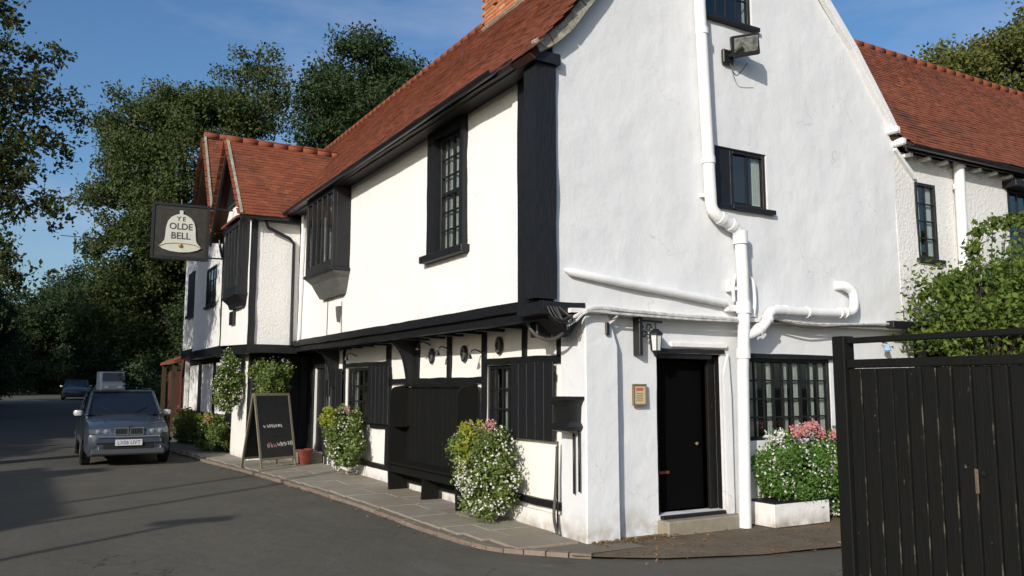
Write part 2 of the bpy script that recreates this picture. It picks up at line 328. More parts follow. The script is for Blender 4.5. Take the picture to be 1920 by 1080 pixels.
def leaves(name, cen, size, m, parent=None, seed=0, aspect=.6, flat=0, kind='stuff', out=None):
    rs = np.random.RandomState(seed); n = len(cen)
    a = rs.normal(size=(n, 3)); a /= np.linalg.norm(a, axis=1)[:, None]
    b = rs.normal(size=(n, 3))
    if flat: a[:, 2] *= 1 - flat; a /= np.linalg.norm(a, axis=1)[:, None]; b[:, 2] *= 1 - flat
    b -= a * (a * b).sum(1)[:, None]; b /= np.linalg.norm(b, axis=1)[:, None]
    s = size * rs.uniform(.6, 1.3, size=(n, 1))
    nn = np.cross(a, b)
    v = np.empty((n, 4, 3)); v[:, 0] = cen - a * s * .5; v[:, 2] = cen + a * s * .5
    v[:, 1] = cen - b * s * aspect * .5 + nn * s * .12; v[:, 3] = cen + b * s * aspect * .5 + nn * s * .12
    v -= np.array(off(parent))
    me = bpy.data.meshes.new(name); me.vertices.add(4 * n); me.vertices.foreach_set('co', v.ravel())
    me.loops.add(4 * n); me.loops.foreach_set('vertex_index', np.arange(4 * n)); me.polygons.add(n)
    me.polygons.foreach_set('loop_start', np.arange(n) * 4); me.polygons.foreach_set('loop_total', np.full(n, 4)); me.polygons.foreach_set('use_smooth', np.zeros(n, bool)); me.update(calc_edges=True)
    at = me.attributes.new('rnd', 'FLOAT', 'FACE'); at.data.foreach_set('value', rs.rand(n).astype('f'))
    me.materials.append(m)
    ob = link(name, me, None, parent)
    if kind: ob['kind'] = kind
    return ob
def text_mesh(s, size, m, parent, mtx, name='lettering', extrude=.003, bold=0):
    cu = bpy.data.curves.new('t', 'FONT'); cu.body = s; cu.size = size; cu.align_x = 'CENTER'; cu.align_y = 'CENTER'; cu.extrude = extrude; cu.offset = bold
    t = bpy.data.objects.new('t', cu); C.objects.link(t); dg = bpy.context.evaluated_depsgraph_get(); dg.update()
    me = bpy.data.meshes.new_from_object(t.evaluated_get(dg)); bpy.data.objects.remove(t); me.materials.clear()
    me.transform(Matrix.Translation(-off(parent)) @ mtx)
    return link(name, me, m, parent)

# ------------------------------------------------------------------ ground, road, pavement
def sheet(name, left, right, ys, z, m, kind='structure', amp=0.0, nx=12):
    V = []; F = []
    for y in ys:
        for i in range(nx + 1):
            x = left(y) + (right(y) - left(y)) * i / nx
            V.append((x, y, gz(y) + z + amp * noise.noise(Vector((x * 1.3, y * 1.3, 0)))))
    for j in range(len(ys) - 1):
        for i in range(nx): a = j * (nx + 1) + i; F.append((a, a + 1, a + nx + 2, a + nx + 1))
    me = bpy.data.meshes.new(name); me.from_pydata(V, [], F); me.update(); o = link(name, me, m, None, True); o['kind'] = kind; return o
far = [-900, -200, -60, -30] + [q * .5 for q in range(-40, 61)] + [q for q in range(31, 101, 2)] + [130, 250, 500, 1200]
sheet('ground', lambda y: -1200, lambda y: 1200, far, -.30, M_grass, nx=40)
KERB = [(7.9, -30), (7.5, 2.0), (6.95, 4.6), (5.6, 6.35), (4.85, 6.85), (4.22, 7.6), (4.02, 8.8), (3.99, 10.5), (3.88, 12.6), (3.60, 15.5), (3.28, 18.0), (3.0, 20.5), (2.9, 25), (3.4, 32), (4.6, 45), (6.2, 60), (9.5, 90)]
def kx(y):
    for i in range(len(KERB) - 1):
        if KERB[i][1] <= y <= KERB[i + 1][1]:
            t = (y - KERB[i][1]) / (KERB[i + 1][1] - KERB[i][1]); return KERB[i][0] + t * (KERB[i + 1][0] - KERB[i][0])
    return KERB[-1][0]
ys = [q * .25 for q in range(-120, 120)] + [q for q in range(30, 97, 2)]
sheet('road', lambda y: -6.7 if y < 30 else -6.7 + (y - 30) * .08, lambda y: 30 if y < 6.6 else kx(y) + .03, ys, -.055, M_asph, amp=.010, nx=50)
# forecourt: worn tarmac between road and gable
def blob_sheet(name, poly, z, m):
    bm = bmesh.new(); f = bm.faces.new([bm.verts.new((x, y, gz(y) + z)) for x, y in poly]); bmesh.ops.triangulate(bm, faces=[f])
    bmesh.ops.subdivide_edges(bm, edges=bm.edges[:], cuts=3, use_grid_fill=True)
    for v in bm.verts: v.co.z += .008 * noise.noise(v.co * 1.7)
    me = bpy.data.meshes.new(name); bm.to_mesh(me); bm.free(); o = link(name, me, m); o['kind'] = 'structure'; return o
blob_sheet('forecourt', [(4.7, 6.95), (5.4, 6.42), (6.4, 6.10), (8.0, 5.9), (12, 5.6), (26, 5.2), (26, 7.6), (5.2, 7.6), (4.75, 7.35)], -.028, M_dirt)
pave = sheet('pavement', lambda y: kx(y) + .02, lambda y: 5.6 if y < 17.6 else 4.6, [6.95 + .25 * k for k in range(0, 86)], -.022, M_joint, nx=4)
def jbox(x0, x1, y0, y1, z, th, j=.004):
    mb = MB(); zz = z + random.uniform(-j, j); t = random.uniform(-.004, .004)
    zf = lambda x, y: zz + gz(y) + t * (x - x0) / max(x1 - x0, .1)
    n = 0; mb.v = [(x, y, zf(x, y) - (th if k == 0 else 0)) for k in (0, 1) for y in (y0, y1) for x in (x0, x1)]
    mb.f = [(0, 2, 3, 1), (4, 5, 7, 6), (0, 1, 5, 4), (2, 6, 7, 3), (0, 4, 6, 2), (1, 3, 7, 5)]; return mb
y = 7.42; row = 0
while y < 20.5:
    h = random.choice([.42, .5, .6, .7]); xa = kx(y + h / 2) + .14; xb = 5.17 if y > 7.8 else 5.10
    if y > 16.2: xb = 4.9
    if y > 17.3: xb = 3.98
    n = 2 if xb - xa > .8 else 1; cut = [xa] + ([xa + (xb - xa) * random.uniform(.38, .62)] if n == 2 else []) + [xb]
    for k in range(n): jbox(cut[k] + .006, cut[k + 1] - .006, y + .006, y + h - .006, .0, .03).build('paving_slab', M_slab, pave, bevel=.004)
    y += h
pts = []
for i in range(len(KERB) - 1):
    a = Vector((*KERB[i], 0)); b = Vector((*KERB[i + 1], 0))
    if a.y < 6.8 or a.y > 22: continue
    pts += [a]
pl = arc(pts, 12); acc = 0; kp = [pl[0]]
for i in range(1, len(pl)):
    acc += (pl[i] - pl[i - 1]).length
    if acc > .215: kp.append(pl[i]); acc = 0
tot = [pl[0]]; d = 0; step = .23
for i in range(1, len(pl)):
    seg = pl[i] - pl[i - 1]; Ls = seg.length; t = step - d
    while t <= Ls: tot.append(pl[i - 1] + seg * (t / Ls)); t += step
    d = (d + Ls) % step
for i in range(len(tot) - 1):
    a, b = tot[i], tot[i + 1]; dr = (b - a).normalized(); nn_ = Vector((dr.y, -dr.x, 0)); dz = random.uniform(-.006, .006)
    q = [a + dr * .006, b - dr * .006, b - dr * .006 + nn_ * .10, a + dr * .006 + nn_ * .10]
    MB().prism([(v.x, v.y, gz(v.y) - .10 + dz) for v in q], (0, 0, .090)).build('kerb_sett', M_kerb, pave, bevel=.005)

# ------------------------------------------------------------------ the inn
inn = thing('inn_building', 'old white rendered inn with black timbers and red tiled roofs beside the road', 'building', (7.5, 12, 0), world=True)
PX = PL('x', 4.75); PY = PL('y', 7.40); GX = PL('x', 5.25); GY = PL('y', 7.485)
# profile of the main gable
LV = [(4.55, 5.18), (4.74, 5.30), (4.96, 5.50), (5.18, 5.80), (5.45, 6.14), (7.6, 8.83)]
RV = [(7.6, 8.83), (9.21, 6.93), (9.75, 6.36), (10.41, 5.52), (10.62, 5.24)]
def prof(u):
    pts = LV + RV[1:]
    if u <= pts[0][0]: return pts[0][1]
    for i in range(len(pts) - 1):
        if pts[i][0] <= u <= pts[i + 1][0]: t = (u - pts[i][0]) / (pts[i + 1][0] - pts[i][0]); return pts[i][1] + t * (pts[i + 1][1] - pts[i][1])
    return pts[-1][1]
W_attic = (7.05, 7.86, 6.20, 7.25); W_mid = (7.13, 8.03, 3.82, 4.55); W_wing = (11.06, 11.54, 3.45, 4.58)
wall('wall', PY, 4.79, 10.60, 2.42, 8.9, M_gable, inn, holes=[W_attic, W_mid], top=lambda u: prof(u) - .03, step=.085, amp=.018, seed=1, nscale=.8, bottom=lambda u: 2.42 + .03 * noise.noise(Vector((u * 2.5, 0, 0))))
wall('wall', PY, 10.604, 24, 2.42, 5.05, M_dash, inn, holes=[W_wing, (13.42, 14.5, 3.40, 4.75)], step=.16, amp=.015, seed=4, top=lambda u: 4.98)
W_door = (6.22, 7.22, .17, 1.99); W_low = (7.60, 9.16, .95, 1.96)
wall('wall', GY, 5.45, 10.95, -.12, 2.43, M_gable, inn, holes=[W_door, W_low], step=.09, amp=.013, seed=2)
wall('wall', GY, 11.9, 24, -.12, 2.43, M_dash, inn, step=.3, amp=.02, seed=3)
W_sash = (9.36, 10.56, 3.34, 5.12); W_oriel = (13.95, 15.35, 3.7, 4.95)
wall('wall', PX, 7.62, 17.0, 2.50, 5.22, M_street, inn, holes=[W_sash, W_oriel], step=.1, amp=.014, seed=5)
W_s1 = (9.05, 9.76, 1.02, 1.88); W_s2 = (14.02, 15.32, 1.02, 1.95)
wall('wall', GX, 7.60, 17.7, -.12, 2.40, M_low, inn, holes=[W_s1, W_s2, (16.62, 17.35, .1, 2.0)], step=.12, amp=.012, seed=6)
# corner pillar (buttress) with shoulder
mb = MB(); px0, px1, py0, py1 = 5.165, 5.60, 7.375, 7.86
n = 14
for k in range(n + 1):
    z = -.1 + 2.5 * k / n; sh = .10 * max(0, (z - 2.05) / .35); w_ = .012 * noise.noise(Vector((0, 0, z * 2))); fl = .03 * max(0, .5 - z)
    mb.v += [(px0 + w_ + fl * -.6, py0 - fl * .5 + w_, z), (px1 - sh * 1.0 + w_ * .5, py0 - fl * .5 + sh * .3, z), (px1 - sh, py1, z), (px0 + w_, py1, z)]
for k in range(n):
    for j in range(4): a = 4 * k + j; b = 4 * k + (j + 1) % 4; mb.f.append((a, b, b + 4, a + 4))
mb.f += [(0, 3, 2, 1), (4 * n, 4 * n + 1, 4 * n + 2, 4 * n + 3)]
mb.build('corner_pillar', M_gable, inn, bevel=.012)
# plinth bands
PX2 = GX
mb = MB(); GX.box(mb, 7.87, 9.9, -.1, .19, .0, .05); mb.build('plinth', M_plinth, inn, bevel=.008)
mb = MB(); GX.box(mb, 9.9, 16.5, -.1, .24, .0, .05); mb.build('plinth', M_plinth, inn, bevel=.008)
mb = MB(); GX.box(mb, 7.88, 16.45, .245, .325, 0, .06); mb.build('sill_beam', M_blackh, inn, bevel=.006)
# back, far walls, inner floor
mb = MB(); mb.box(10.4, 10.6, 7.6, 26.8, 0, 5.3); mb.build('rear_wall', M_dash, inn)
mb = MB(); mb.box(4.9, 10.6, 26.8, 27.0, 0, 5.2); mb.prism([(4.9, 26.8, 5.2), (10.6, 26.8, 5.2), (7.6, 26.8, 8.8)], (0, .2, 0)); mb.build('far_wall', M_dash, inn)
mb = MB(); mb.box(24, 24.2, 7.4, 13, 0, 5); mb.box(10.6, 24.2, 12.8, 13, 0, 5); mb.prism([(24, 7.4, 5), (24, 13, 5), (24, 10.2, 8.1)], (.2, 0, 0)); mb.build('wing_wall', M_dash, inn)
mb = MB(); mb.box(4.95, 10.4, 7.62, 26.8, 2.42, 2.48); mb.build('upper_floor', M_room, inn)
# timbers ------------------------------------------------------------
def tb(P, u0, u1, v0, v1, w0, w1, name='timber', m=None, bevel=.008, parent=None):
    mb = MB(); P.box(mb, u0, u1, v0, v1, w0, w1); return mb.build(name, m or M_black, parent or inn, bevel=bevel)
# corner post
mb = MB(); mb.box(4.535, 4.795, 7.355, 7.60, 2.52, 5.10); mb.build('corner_post', M_black, inn, bevel=.015)
mb = MB(); mb.box(4.70, 4.80, 7.60, 8.02, 2.50, 5.14); mb.build('timber', M_black, inn, bevel=.012)
mb = MB(); mb.box(4.50, 4.83, 7.31, 7.64, 5.08, 5.20); mb.build('post_cap', M_black, inn, bevel=.012)
# jetty: bressummer, fascia and lower plate, plus joists
mb = MB(); mb.box(4.66, 4.80, 7.42, 17.05, 2.42, 2.535); mb.build('jetty_beam', M_blackh, inn, bevel=.012)
mb = MB(); mb.box(4.71, 4.84, 7.46, 17.0, 2.315, 2.418); mb.build('jetty_beam', M_blackh, inn, bevel=.012)
mb = MB(); mb.box(4.845, 5.30, 7.50, 17.0, 2.385, 2.41); mb.build('jetty_soffit', M_blackh, inn)
mb = MB(); mb.box(4.60, 5.17, 7.38, 7.86, 2.36, 2.50); mb.prism([(4.70, 7.40, 2.36), (5.14, 7.40, 2.36), (4.98, 7.40, 2.14)], (0, .30, 0)); mb.build('dragon_beam', M_black, inn, bevel=.012)
for k in range(16):
    yy = 8.1 + k * .58; tb(GX, yy, yy + .09, 2.30, 2.384, .01, .40, 'joist', M_black, .004)
# street ground-floor framing
for u, w_ in ((7.98, .07), (8.76, .085), (9.80, .10), (10.86, .11), (11.98, .12), (13.18, .16), (15.45, .10), (16.1, .10), (16.45, .14)):
    lo = 1.90 if u < 9.7 else (1.72 if u < 12.5 and u > 9.85 else .33)
    tb(GX, u - w_ / 2, u + w_ / 2, lo, 2.33, 0.0, .035, 'stud')
tb(GX, 7.94, 9.74, 1.885, 1.965, .0, .04, 'rail', M_blackh); tb(GX, 9.86, 13.1, 1.655, 1.735, 0, .05, 'rail', M_blackh)
tb(GX, 13.27, 15.38, 1.965, 2.04, 0, .04, 'rail', M_blackh); tb(GX, 13.0, 13.98, .905, .98, 0, .04, 'rail', M_blackh)
for yb in (12.02, 15.78):     # curved knee braces carrying the jetty
    o_ = []; i_ = []
    for k in range(9):
        t = k / 8 * math.pi / 2; o_.append((5.215 - .40 * (1 - math.cos(t)) - .0, yb, 1.70 + .62 * math.sin(t)))
        i_.append((5.215 - .12 - .33 * (1 - math.cos(t)), yb, 1.66 + .52 * math.sin(t) ** 1.0))
    poly = [(5.215, yb, 1.60)] + [(5.215, yb, 2.38)] + [(4.80, yb, 2.38)] + [(4.80, yb, 2.27)] + [(5.10 - .30 * (1 - math.cos(k / 8 * math.pi / 2)), yb, 1.60 + .67 * math.sin(k / 8 * math.pi / 2)) for k in range(8, -1, -1)]
    MB().prism(poly, (0, .12, 0)).build('knee_brace', M_black, inn)
# eaves --------------------------------------------------------------
mb = MB(); mb.box(4.52, 4.74, 7.66, 17.0, 5.10, 5.20); mb.build('eaves_board', M_blackh, inn, bevel=.01)
mb = MB(); mb.box(4.40, 4.52, 7.64, 17.0, 5.085, 5.18); mb.build('eaves_board', M_blackh, inn, bevel=.006)
def gutter(a, b, r=.055, name='gutter', m=M_gutter):
    a = Vector(a); b = Vector(b); d = (b - a).normalized(); s = d.cross(Vector((0, 0, 1))).normalized(); mb = MB(); K = 8
    for q in (a, b):
        for rr in (r, r - .007):
            for k in range(K + 1):
                t = math.pi * k / K; mb.v.append(tuple(q + s * math.cos(t) * rr - Vector((0, 0, 1)) * math.sin(t) * rr))
    n = K + 1
    for k in range(K):
        mb.f.append((k, k + 1, 2 * n + k + 1, 2 * n + k)); mb.f.append((n + k, 3 * n + k, 3 * n + k + 1, n + k + 1))
        mb.f.append((k, n + k, n + k + 1, k + 1)); mb.f.append((2 * n + k, 2 * n + k + 1, 3 * n + k + 1, 3 * n + k))
    for k in (0, K): mb.f.append((k, 2 * n + k, 3 * n + k, n + k))
    return mb.build(name, m, inn, smooth=True)
gutter((4.34, 7.95, 5.14), (4.34, 16.75, 5.10)); gutter((3.5, 16.74, 4.97), (4.42, 16.74, 5.0))
gutter((10.6, 7.12, 5.0), (24, 7.12, 4.98))
mb = MB(); mb.box(3.55, 4.74, 16.80, 16.98, 4.93, 5.03); mb.build('eaves_board', M_black, inn, bevel=.006)
mb = MB(); mb.box(10.62, 24, 7.19, 7.22, 4.93, 5.03); mb.build('eaves_board', M_black, inn)
for k in range(24):
    mb = MB(); xx = 10.75 + k * .42; mb.box(xx, xx + .07, 7.235, 7.42, 4.885, 4.935); mb.build('rafter_foot', M_dash, inn, bevel=.006)

# ------------------------------------------------------------------ roofs with real tiles
TW, TG = .165, .100
tile_mesh = MB().box(-TW / 2 + .0015, TW / 2 - .0015, 0, .20, -.012, 0).mesh('tile'); tile_mesh.materials.append(M_tile)
for v in tile_mesh.vertices:
    if abs(v.co.x) > 0: v.co.z += -.0
CAM = Vector((0, 0, 1.6))
def roof(name, A, U, Sdir, width, length, keep, n_ind, th=.10, deckpoly=None, seed=0, kick=0):
    """A: eave start, U: unit along eave, Sdir: unit up the slope"""
    rs = random.Random(seed); U = Vector(U).normalized(); Sd = Vector(Sdir).normalized(); N = U.cross(Sd).normalized()
    if N.z < 0: N = -N
    A = Vector(A)
    mb = MB(); mb.prism([A + U * u + Sd * s - N * th for u, s in deckpoly], N * (th - .015)); rf = mb.build(name, M_deck, inn)
    T = []
    rows = int(length / TG); cols = int(width / TW) + 2
    for r in range(rows):
        for c in range(cols):
            u = (c + (.5 if r % 2 else 0)) * TW; s = r * TG
            if not keep(u, s): continue
            sag = .035 * noise.noise(Vector((u * .45, s * .6, seed))) + .006 * noise.noise(Vector((u * 3, s * 3, seed)))
            T.append((A + U * u + Sd * s + N * (.022 + sag + rs.uniform(-.002, .004)), rs.uniform(-.015, .015), rs.uniform(-.02, .02) + .10))
    T.sort(key=lambda t: (t[0] - CAM).length)
    base = Matrix((U, Sd, N)).transposed()
    if base.determinant() < 0: base = Matrix((-U, Sd, N)).transposed()
    def mtx(t): return base @ Euler((-t[2], 0, t[1])).to_matrix()
    for t in T[:n_ind]:
        o = bpy.data.objects.new('tile', tile_mesh); C.objects.link(o); o.parent = rf; o.matrix_local = Matrix.Translation(t[0] - off(inn)) @ mtx(t).to_4x4()
    rest = T[n_ind:]; base_v = np.array([v.co[:] for v in tile_mesh.vertices]); fs = [tuple(p.vertices) for p in tile_mesh.polygons]
    V = np.empty((len(rest), 8, 3))
    for i, t in enumerate(rest): V[i] = base_v @ np.array(mtx(t)).T + np.array(t[0] - off(inn))
    F = (np.array(fs)[None] + (np.arange(len(rest)) * 8)[:, None, None]).reshape(-1, 4)
    me = bpy.data.meshes.new('tile_field'); me.vertices.add(len(rest) * 8); me.vertices.foreach_set('co', V.ravel()); nf = len(F)
    me.loops.add(nf * 4); me.loops.foreach_set('vertex_index', F.ravel()); me.polygons.add(nf)
    me.polygons.foreach_set('loop_start', np.arange(nf) * 4); me.polygons.foreach_set('loop_total', np.full(nf, 4)); me.polygons.foreach_set('use_smooth', np.zeros(nf, bool)); me.update(calc_edges=True)
    at = me.attributes.new('rnd', 'FLOAT', 'FACE'); at.data.foreach_set('value', np.repeat(np.random.RandomState(seed).rand(len(rest)), 6).astype('f'))
    me.materials.append(M_tile); o = link('tile_field', me, None, rf); o['kind'] = 'stuff'
    return rf
def ridge(a, b, parent, r=.10):
    a = Vector(a); b = Vector(b); n = int((b - a).length / .33); d = (b - a) / n
    for k in range(n):
        mb = MB(); q = a + d * k; mb.tube([q + d * .01, q + d * 1.03], [r * .96, r * .93], 10); mb.build('ridge_tile', M_ridge, parent, smooth=True)
SLm = Vector((3.20, 0, 3.72)).normalized(); LenM = Vector((3.20, 0, 3.72)).length     # main slope: (4.40,5.13)->(7.6,8.85)
def keepM(u, s):
    y = 7.27 + u; x = 4.40 + SLm.x * s; z = 5.13 + SLm.z * s
    if y > 26.8 or s > LenM - .05: return False
    if 16.75 < y < 20.25:                         # hidden under the cross roof
        zr = 4.98 + (y - 16.8) * 1.15 if y < 18.5 else 6.95 - (y - 18.5) * 1.15
        if z < zr - .05: return False
    if 7.05 < x < 8.2 and 11.62 < y < 13.42 and x > 7.15: return False
    return True
rM = roof('roof', (4.40, 7.27, 5.13), (0, 1, 0), SLm, 19.6, LenM, keepM, 190, deckpoly=[(0, 0), (19.6, 0), (19.6, LenM), (0, LenM)], seed=1)
SLr = Vector((-3.05, 0, 3.61)).normalized()
rR = roof('roof', (10.65, 7.44, 5.24), (0, 1, 0), SLr, 19.5, 4.72, lambda u, s: u < .5 and s < 4.66, 0, deckpoly=[(0, 0), (19.5, 0), (19.5, 4.72), (0, 4.72)], seed=2)
ridge((7.6, 7.27, 8.86), (7.6, 26.8, 8.86), rM, .085)
# cross roof of the first bay (slope towards the camera side)
Sb = Vector((0, 1.72, 1.95)).normalized(); Lb = Vector((0, 1.72, 1.95)).length
def keepB(u, s):
    x = 3.50 + u; z = 5.0 + Sb.z * s; xm = 4.40 + (z - 5.13) * 3.2 / 3.72
    return x < xm + .12 and s < Lb
rB = roof('roof', (3.50, 16.78, 5.0), (1, 0, 0), Sb, 3.2, Lb, keepB, 60, deckpoly=[(0, 0), (1.0, 0), (2.62, Lb), (0, Lb)], seed=3)
Sc = Vector((0, -1.72, 1.95)).normalized()
rC = roof('roof', (3.50, 20.22, 5.0), (1, 0, 0), Sc, 3.2, Lb, keepB, 0, deckpoly=[(0, 0), (1.0, 0), (2.62, Lb), (0, Lb)], seed=4)
ridge((3.48, 18.5, 6.99), (6.15, 18.5, 6.93), rB, .085)
# second, taller bay roof behind
S2 = Vector((0, 1.75, 2.75)).normalized(); L2 = Vector((0, 1.75, 2.75)).length
rD = roof('roof', (3.55, 19.95, 5.15), (1, 0, 0), S2, 4.0, L2, lambda u, s: u < 3.2 and s < L2, 0, deckpoly=[(0, 0), (3.2, 0), (3.2, L2), (0, L2)], seed=5)
S3 = Vector((0, -1.75, 2.75)).normalized()
rE = roof('roof', (3.55, 23.45, 5.15), (1, 0, 0), S3, 4.0, L2, lambda u, s: u < 3.2 and s < L2, 0, deckpoly=[(0, 0), (3.2, 0), (3.2, L2), (0, L2)], seed=6)
ridge((3.53, 21.7, 7.93), (6.8, 21.7, 7.93), rD, .085)
# wing roof
Sw = Vector((0, 3.05, 3.2)).normalized(); Lw = Vector((0, 3.05, 3.2)).length
def keepW(u, s):
    x = 10.05 + u; z = 5.03 + Sw.z * s; xm = 10.65 - (z - 5.24) * 3.05 / 3.61
    return x > xm - .05 or x > 10.62
def keepW(u, s):
    x = 7.7 + u; z = 5.03 + Sw.z * s; xm = 10.68 - max(0, (z - 5.15)) * 3.05 / 3.61
    return x > max(xm, 7.9)
rW = roof('roof', (7.7, 7.16, 5.03), (1, 0, 0), Sw, 16.4, Lw, keepW, 45, deckpoly=[(2.98, 0), (16.4, 0), (16.4, Lw), (.4, Lw)], seed=7)
mb = MB(); mb.prism([(8.3, 10.24, 8.18), (24.1, 10.24, 8.18), (24.1, 13.2, 5.0), (10.6, 13.2, 5.0)], (0, .05, .08)); mb.build('roof', M_tile, inn)
ridge((8.2, 10.24, 8.28), (24.1, 10.24, 8.24), rW)
# verges: mortar undercloak on the street verge, white barge on the right
for i in range(len(LV) - 1):
    a, b = LV[i], LV[i + 1]; off_ = .03
    MB().bar((a[0] - .05, 7.30, a[1] + .03), (b[0] - .05, 7.30, b[1] + .03), .15, .07, up=(0, 1, 0)).build('verge', M_verge, inn, bevel=.01)
for i in range(len(RV) - 1):
    a, b = RV[i], RV[i + 1]
    MB().bar((a[0] + .02, 7.36, a[1] - .03), (b[0] + .02, 7.36, b[1] - .03), .11, .085, up=(0, 1, 0)).build('verge', M_pipe, inn, bevel=.006)
for k, (x, z, s) in enumerate(((10.50, 5.24, .09), (10.62, 5.08, .10))):     # stepped white kneeler at the right eave
    MB().box(x - s / 2, x + s / 2, 7.22, 7.44, z - s * .55, z + s * .5).build('kneeler', M_pipe, inn, bevel=.02)
MB().bar((10.60, 7.38, 5.0), (11.05, 7.38, 4.62), .06, .05).build('kneeler', M_gable, inn, bevel=.01)
# chimney
ch = MB().box(7.17, 8.1, 11.63, 13.41, 7.7, 10.6).build('chimney', M_mortar, inn)
rs = random.Random(5)
bm_ = MB().box(0, .03, -.107, .107, -.032, .032).mesh('brick'); bm_.materials.append(M_brick)
z = 8.02; r = 0; cnt = 0
while z < 10.5:
    yy = 11.66 + (.115 if r % 2 else 0)
    while yy < 13.32:
        inpanel = 12.05 < yy + .1 < 12.95 and z > 8.55
        q = Vector((7.138 + (.055 if inpanel else 0), yy + .107, z)); r += 0
        if inpanel: q.x = 7.15
        else: q.x = 7.10
        if z > 8.0 + max(0, 0):
            o = bpy.data.objects.new('brick', bm_); C.objects.link(o); o.parent = ch; o.location = q - off(inn); cnt += 1
            if not inpanel: o.scale = (2.3, 1, 1)
        yy += .225
    z += .076; r += 1
    if z > 9.6: break
MB().box(7.10, 8.15, 11.58, 13.46, 9.62, 9.75).build('chimney_band', M_brick, inn)
MB().bar((7.12, 11.6, 8.30), (7.12, 13.5, 8.30), .10, .05, up=(1, 0, .9)).build('chimney_flashing', M_verge, inn, bevel=.01)
mb = MB(); mb.bar((7.10, 13.44, 8.28), (7.60, 13.44, 8.93), .06, .10); mb.build('chimney_flashing', M_ridge, inn, bevel=.01)

# ------------------------------------------------------------------ windows
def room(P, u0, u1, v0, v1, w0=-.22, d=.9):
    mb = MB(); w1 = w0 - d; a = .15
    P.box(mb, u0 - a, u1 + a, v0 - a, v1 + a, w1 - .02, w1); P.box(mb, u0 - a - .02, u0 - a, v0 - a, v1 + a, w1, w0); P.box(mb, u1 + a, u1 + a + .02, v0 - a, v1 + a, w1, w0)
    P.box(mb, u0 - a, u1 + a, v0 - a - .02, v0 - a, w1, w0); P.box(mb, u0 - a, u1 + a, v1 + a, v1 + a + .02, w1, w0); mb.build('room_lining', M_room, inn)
def window(P, u0, u1, v0, v1, cols, rows, w=-.06, fw=.05, bw=.018, sill=.06, curtain=None, label=None, sash=False, mull=()):
    """frame is the part; bars, panes, sill and curtains are its sub-parts; curtain = list of (u0,u1)"""
    mb = MB(); d0, d1 = w - .03, w + .03
    P.box(mb, u0, u0 + fw, v0, v1, d0, d1); P.box(mb, u1 - fw, u1, v0, v1, d0, d1); P.box(mb, u0 + fw, u1 - fw, v0, v0 + fw, d0, d1); P.box(mb, u0 + fw, u1 - fw, v1 - fw, v1, d0, d1)
    wn = mb.build('window', M_black, inn, bevel=.004, label=label)
    a0, a1, b0, b1 = u0 + fw, u1 - fw, v0 + fw, v1 - fw
    for i in range(1, cols):
        u = a0 + (a1 - a0) * i / cols; t = bw * (2.0 if i in mull else 1); q = MB(); P.box(q, u - t / 2, u + t / 2, b0, b1, w - .012, w + .014); q.build('glazing_bar', M_black, wn)
    for j in range(1, rows):
        v = b0 + (b1 - b0) * j / rows; t = bw
        if sash and j == rows // 2: t = .05
        q = MB(); P.box(q, a0, a1, v - t / 2, v + t / 2, w - .009, w + (.025 if t > .04 else .011)); q.build('glazing_bar', M_black, wn)
    for i in range(cols):
        for j in range(rows):
            q = MB(); x0 = a0 + (a1 - a0) * i / cols + bw / 2; x1 = a0 + (a1 - a0) * (i + 1) / cols - bw / 2; y0 = b0 + (b1 - b0) * j / rows + bw / 2; y1 = b0 + (b1 - b0) * (j + 1) / rows - bw / 2
            e = random.uniform(-.002, .002)
            q.v = [P.p(x0, y0, w - .004 + e), P.p(x1, y0, w - .004 - e), P.p(x1, y1, w - .004 - e), P.p(x0, y1, w - .004 + e)]; q.v += [P.p(x0, y0, w - .0 + e), P.p(x1, y0, w - e), P.p(x1, y1, w - e), P.p(x0, y1, w + e)]
            q.f = [(0, 1, 2, 3), (7, 6, 5, 4), (0, 4, 5, 1), (1, 5, 6, 2), (2, 6, 7, 3), (3, 7, 4, 0)]; q.build('pane', M_glass, wn)
    if sill:
        q = MB(); P.box(q, u0 - .06, u1 + .07, v0 - .055, v0 - .001, w, .055 + sill * .3); q.build('sill', M_black, wn, bevel=.006)
    if curtain:
        for c0, c1 in curtain:
            K = 14; q = MB()
            for k in range(K + 1):
                u = c0 + (c1 - c0) * k / K; ww = w - .05 - .015 * math.sin(k * 2.1)
                q.v += [P.p(u, v0 + .02, ww), P.p(u, v1 - .02, ww)]
            q.f = [(2 * k, 2 * k + 2, 2 * k + 3, 2 * k + 1) for k in range(K)]; q.build('curtain', M_curt, wn, smooth=True)
    room(P, u0, u1, v0, v1); return wn
# gable: attic window, mid window, low leaded window; wing windows
window(PY, *W_attic, 4, 3, label='dark attic window with small panes high in the gable')
wm = window(PY, 7.42, 8.03, 3.82, 4.55, 2, 1, bw=.035, curtain=[(7.86, 8.0)], sill=.05, label='black casement with two panes beside a boarded panel')
MB().box(7.13, 7.418, 7.43, 7.47, 3.82, 4.55).build('casement_board', M_black, inn, bevel=.004)
mb = MB(); mb.box(7.08, 7.44, 7.335, 7.44, 3.765, 3.815); mb.build('sill', M_black, inn, bevel=.006)
window(GY, *W_low, 9, 4, w=-.05, fw=.05, bw=.02, sill=0, mull=(3, 6), label='wide leaded low window behind the planter', curtain=[(7.70, 7.90), (8.08, 8.17), (8.36, 8.43), (8.56, 8.63), (8.82, 8.92), (9.0, 9.2)])
tb(GY, 7.56, 9.22, 1.962, 2.01, -.02, .05, 'lintel', M_black)
window(PY, *W_wing, 2, 4, w=-.03, fw=.05, bw=.02, sill=.02, curtain=[(11.1, 11.22), (11.4, 11.5)])
window(PY, 13.42, 14.5, 3.40, 4.75, 4, 4, w=-.02, bw=.025, sill=.05); tb(PY, 13.30, 14.6, 4.752, 4.86, -.02, .22, 'window_hood', M_black)
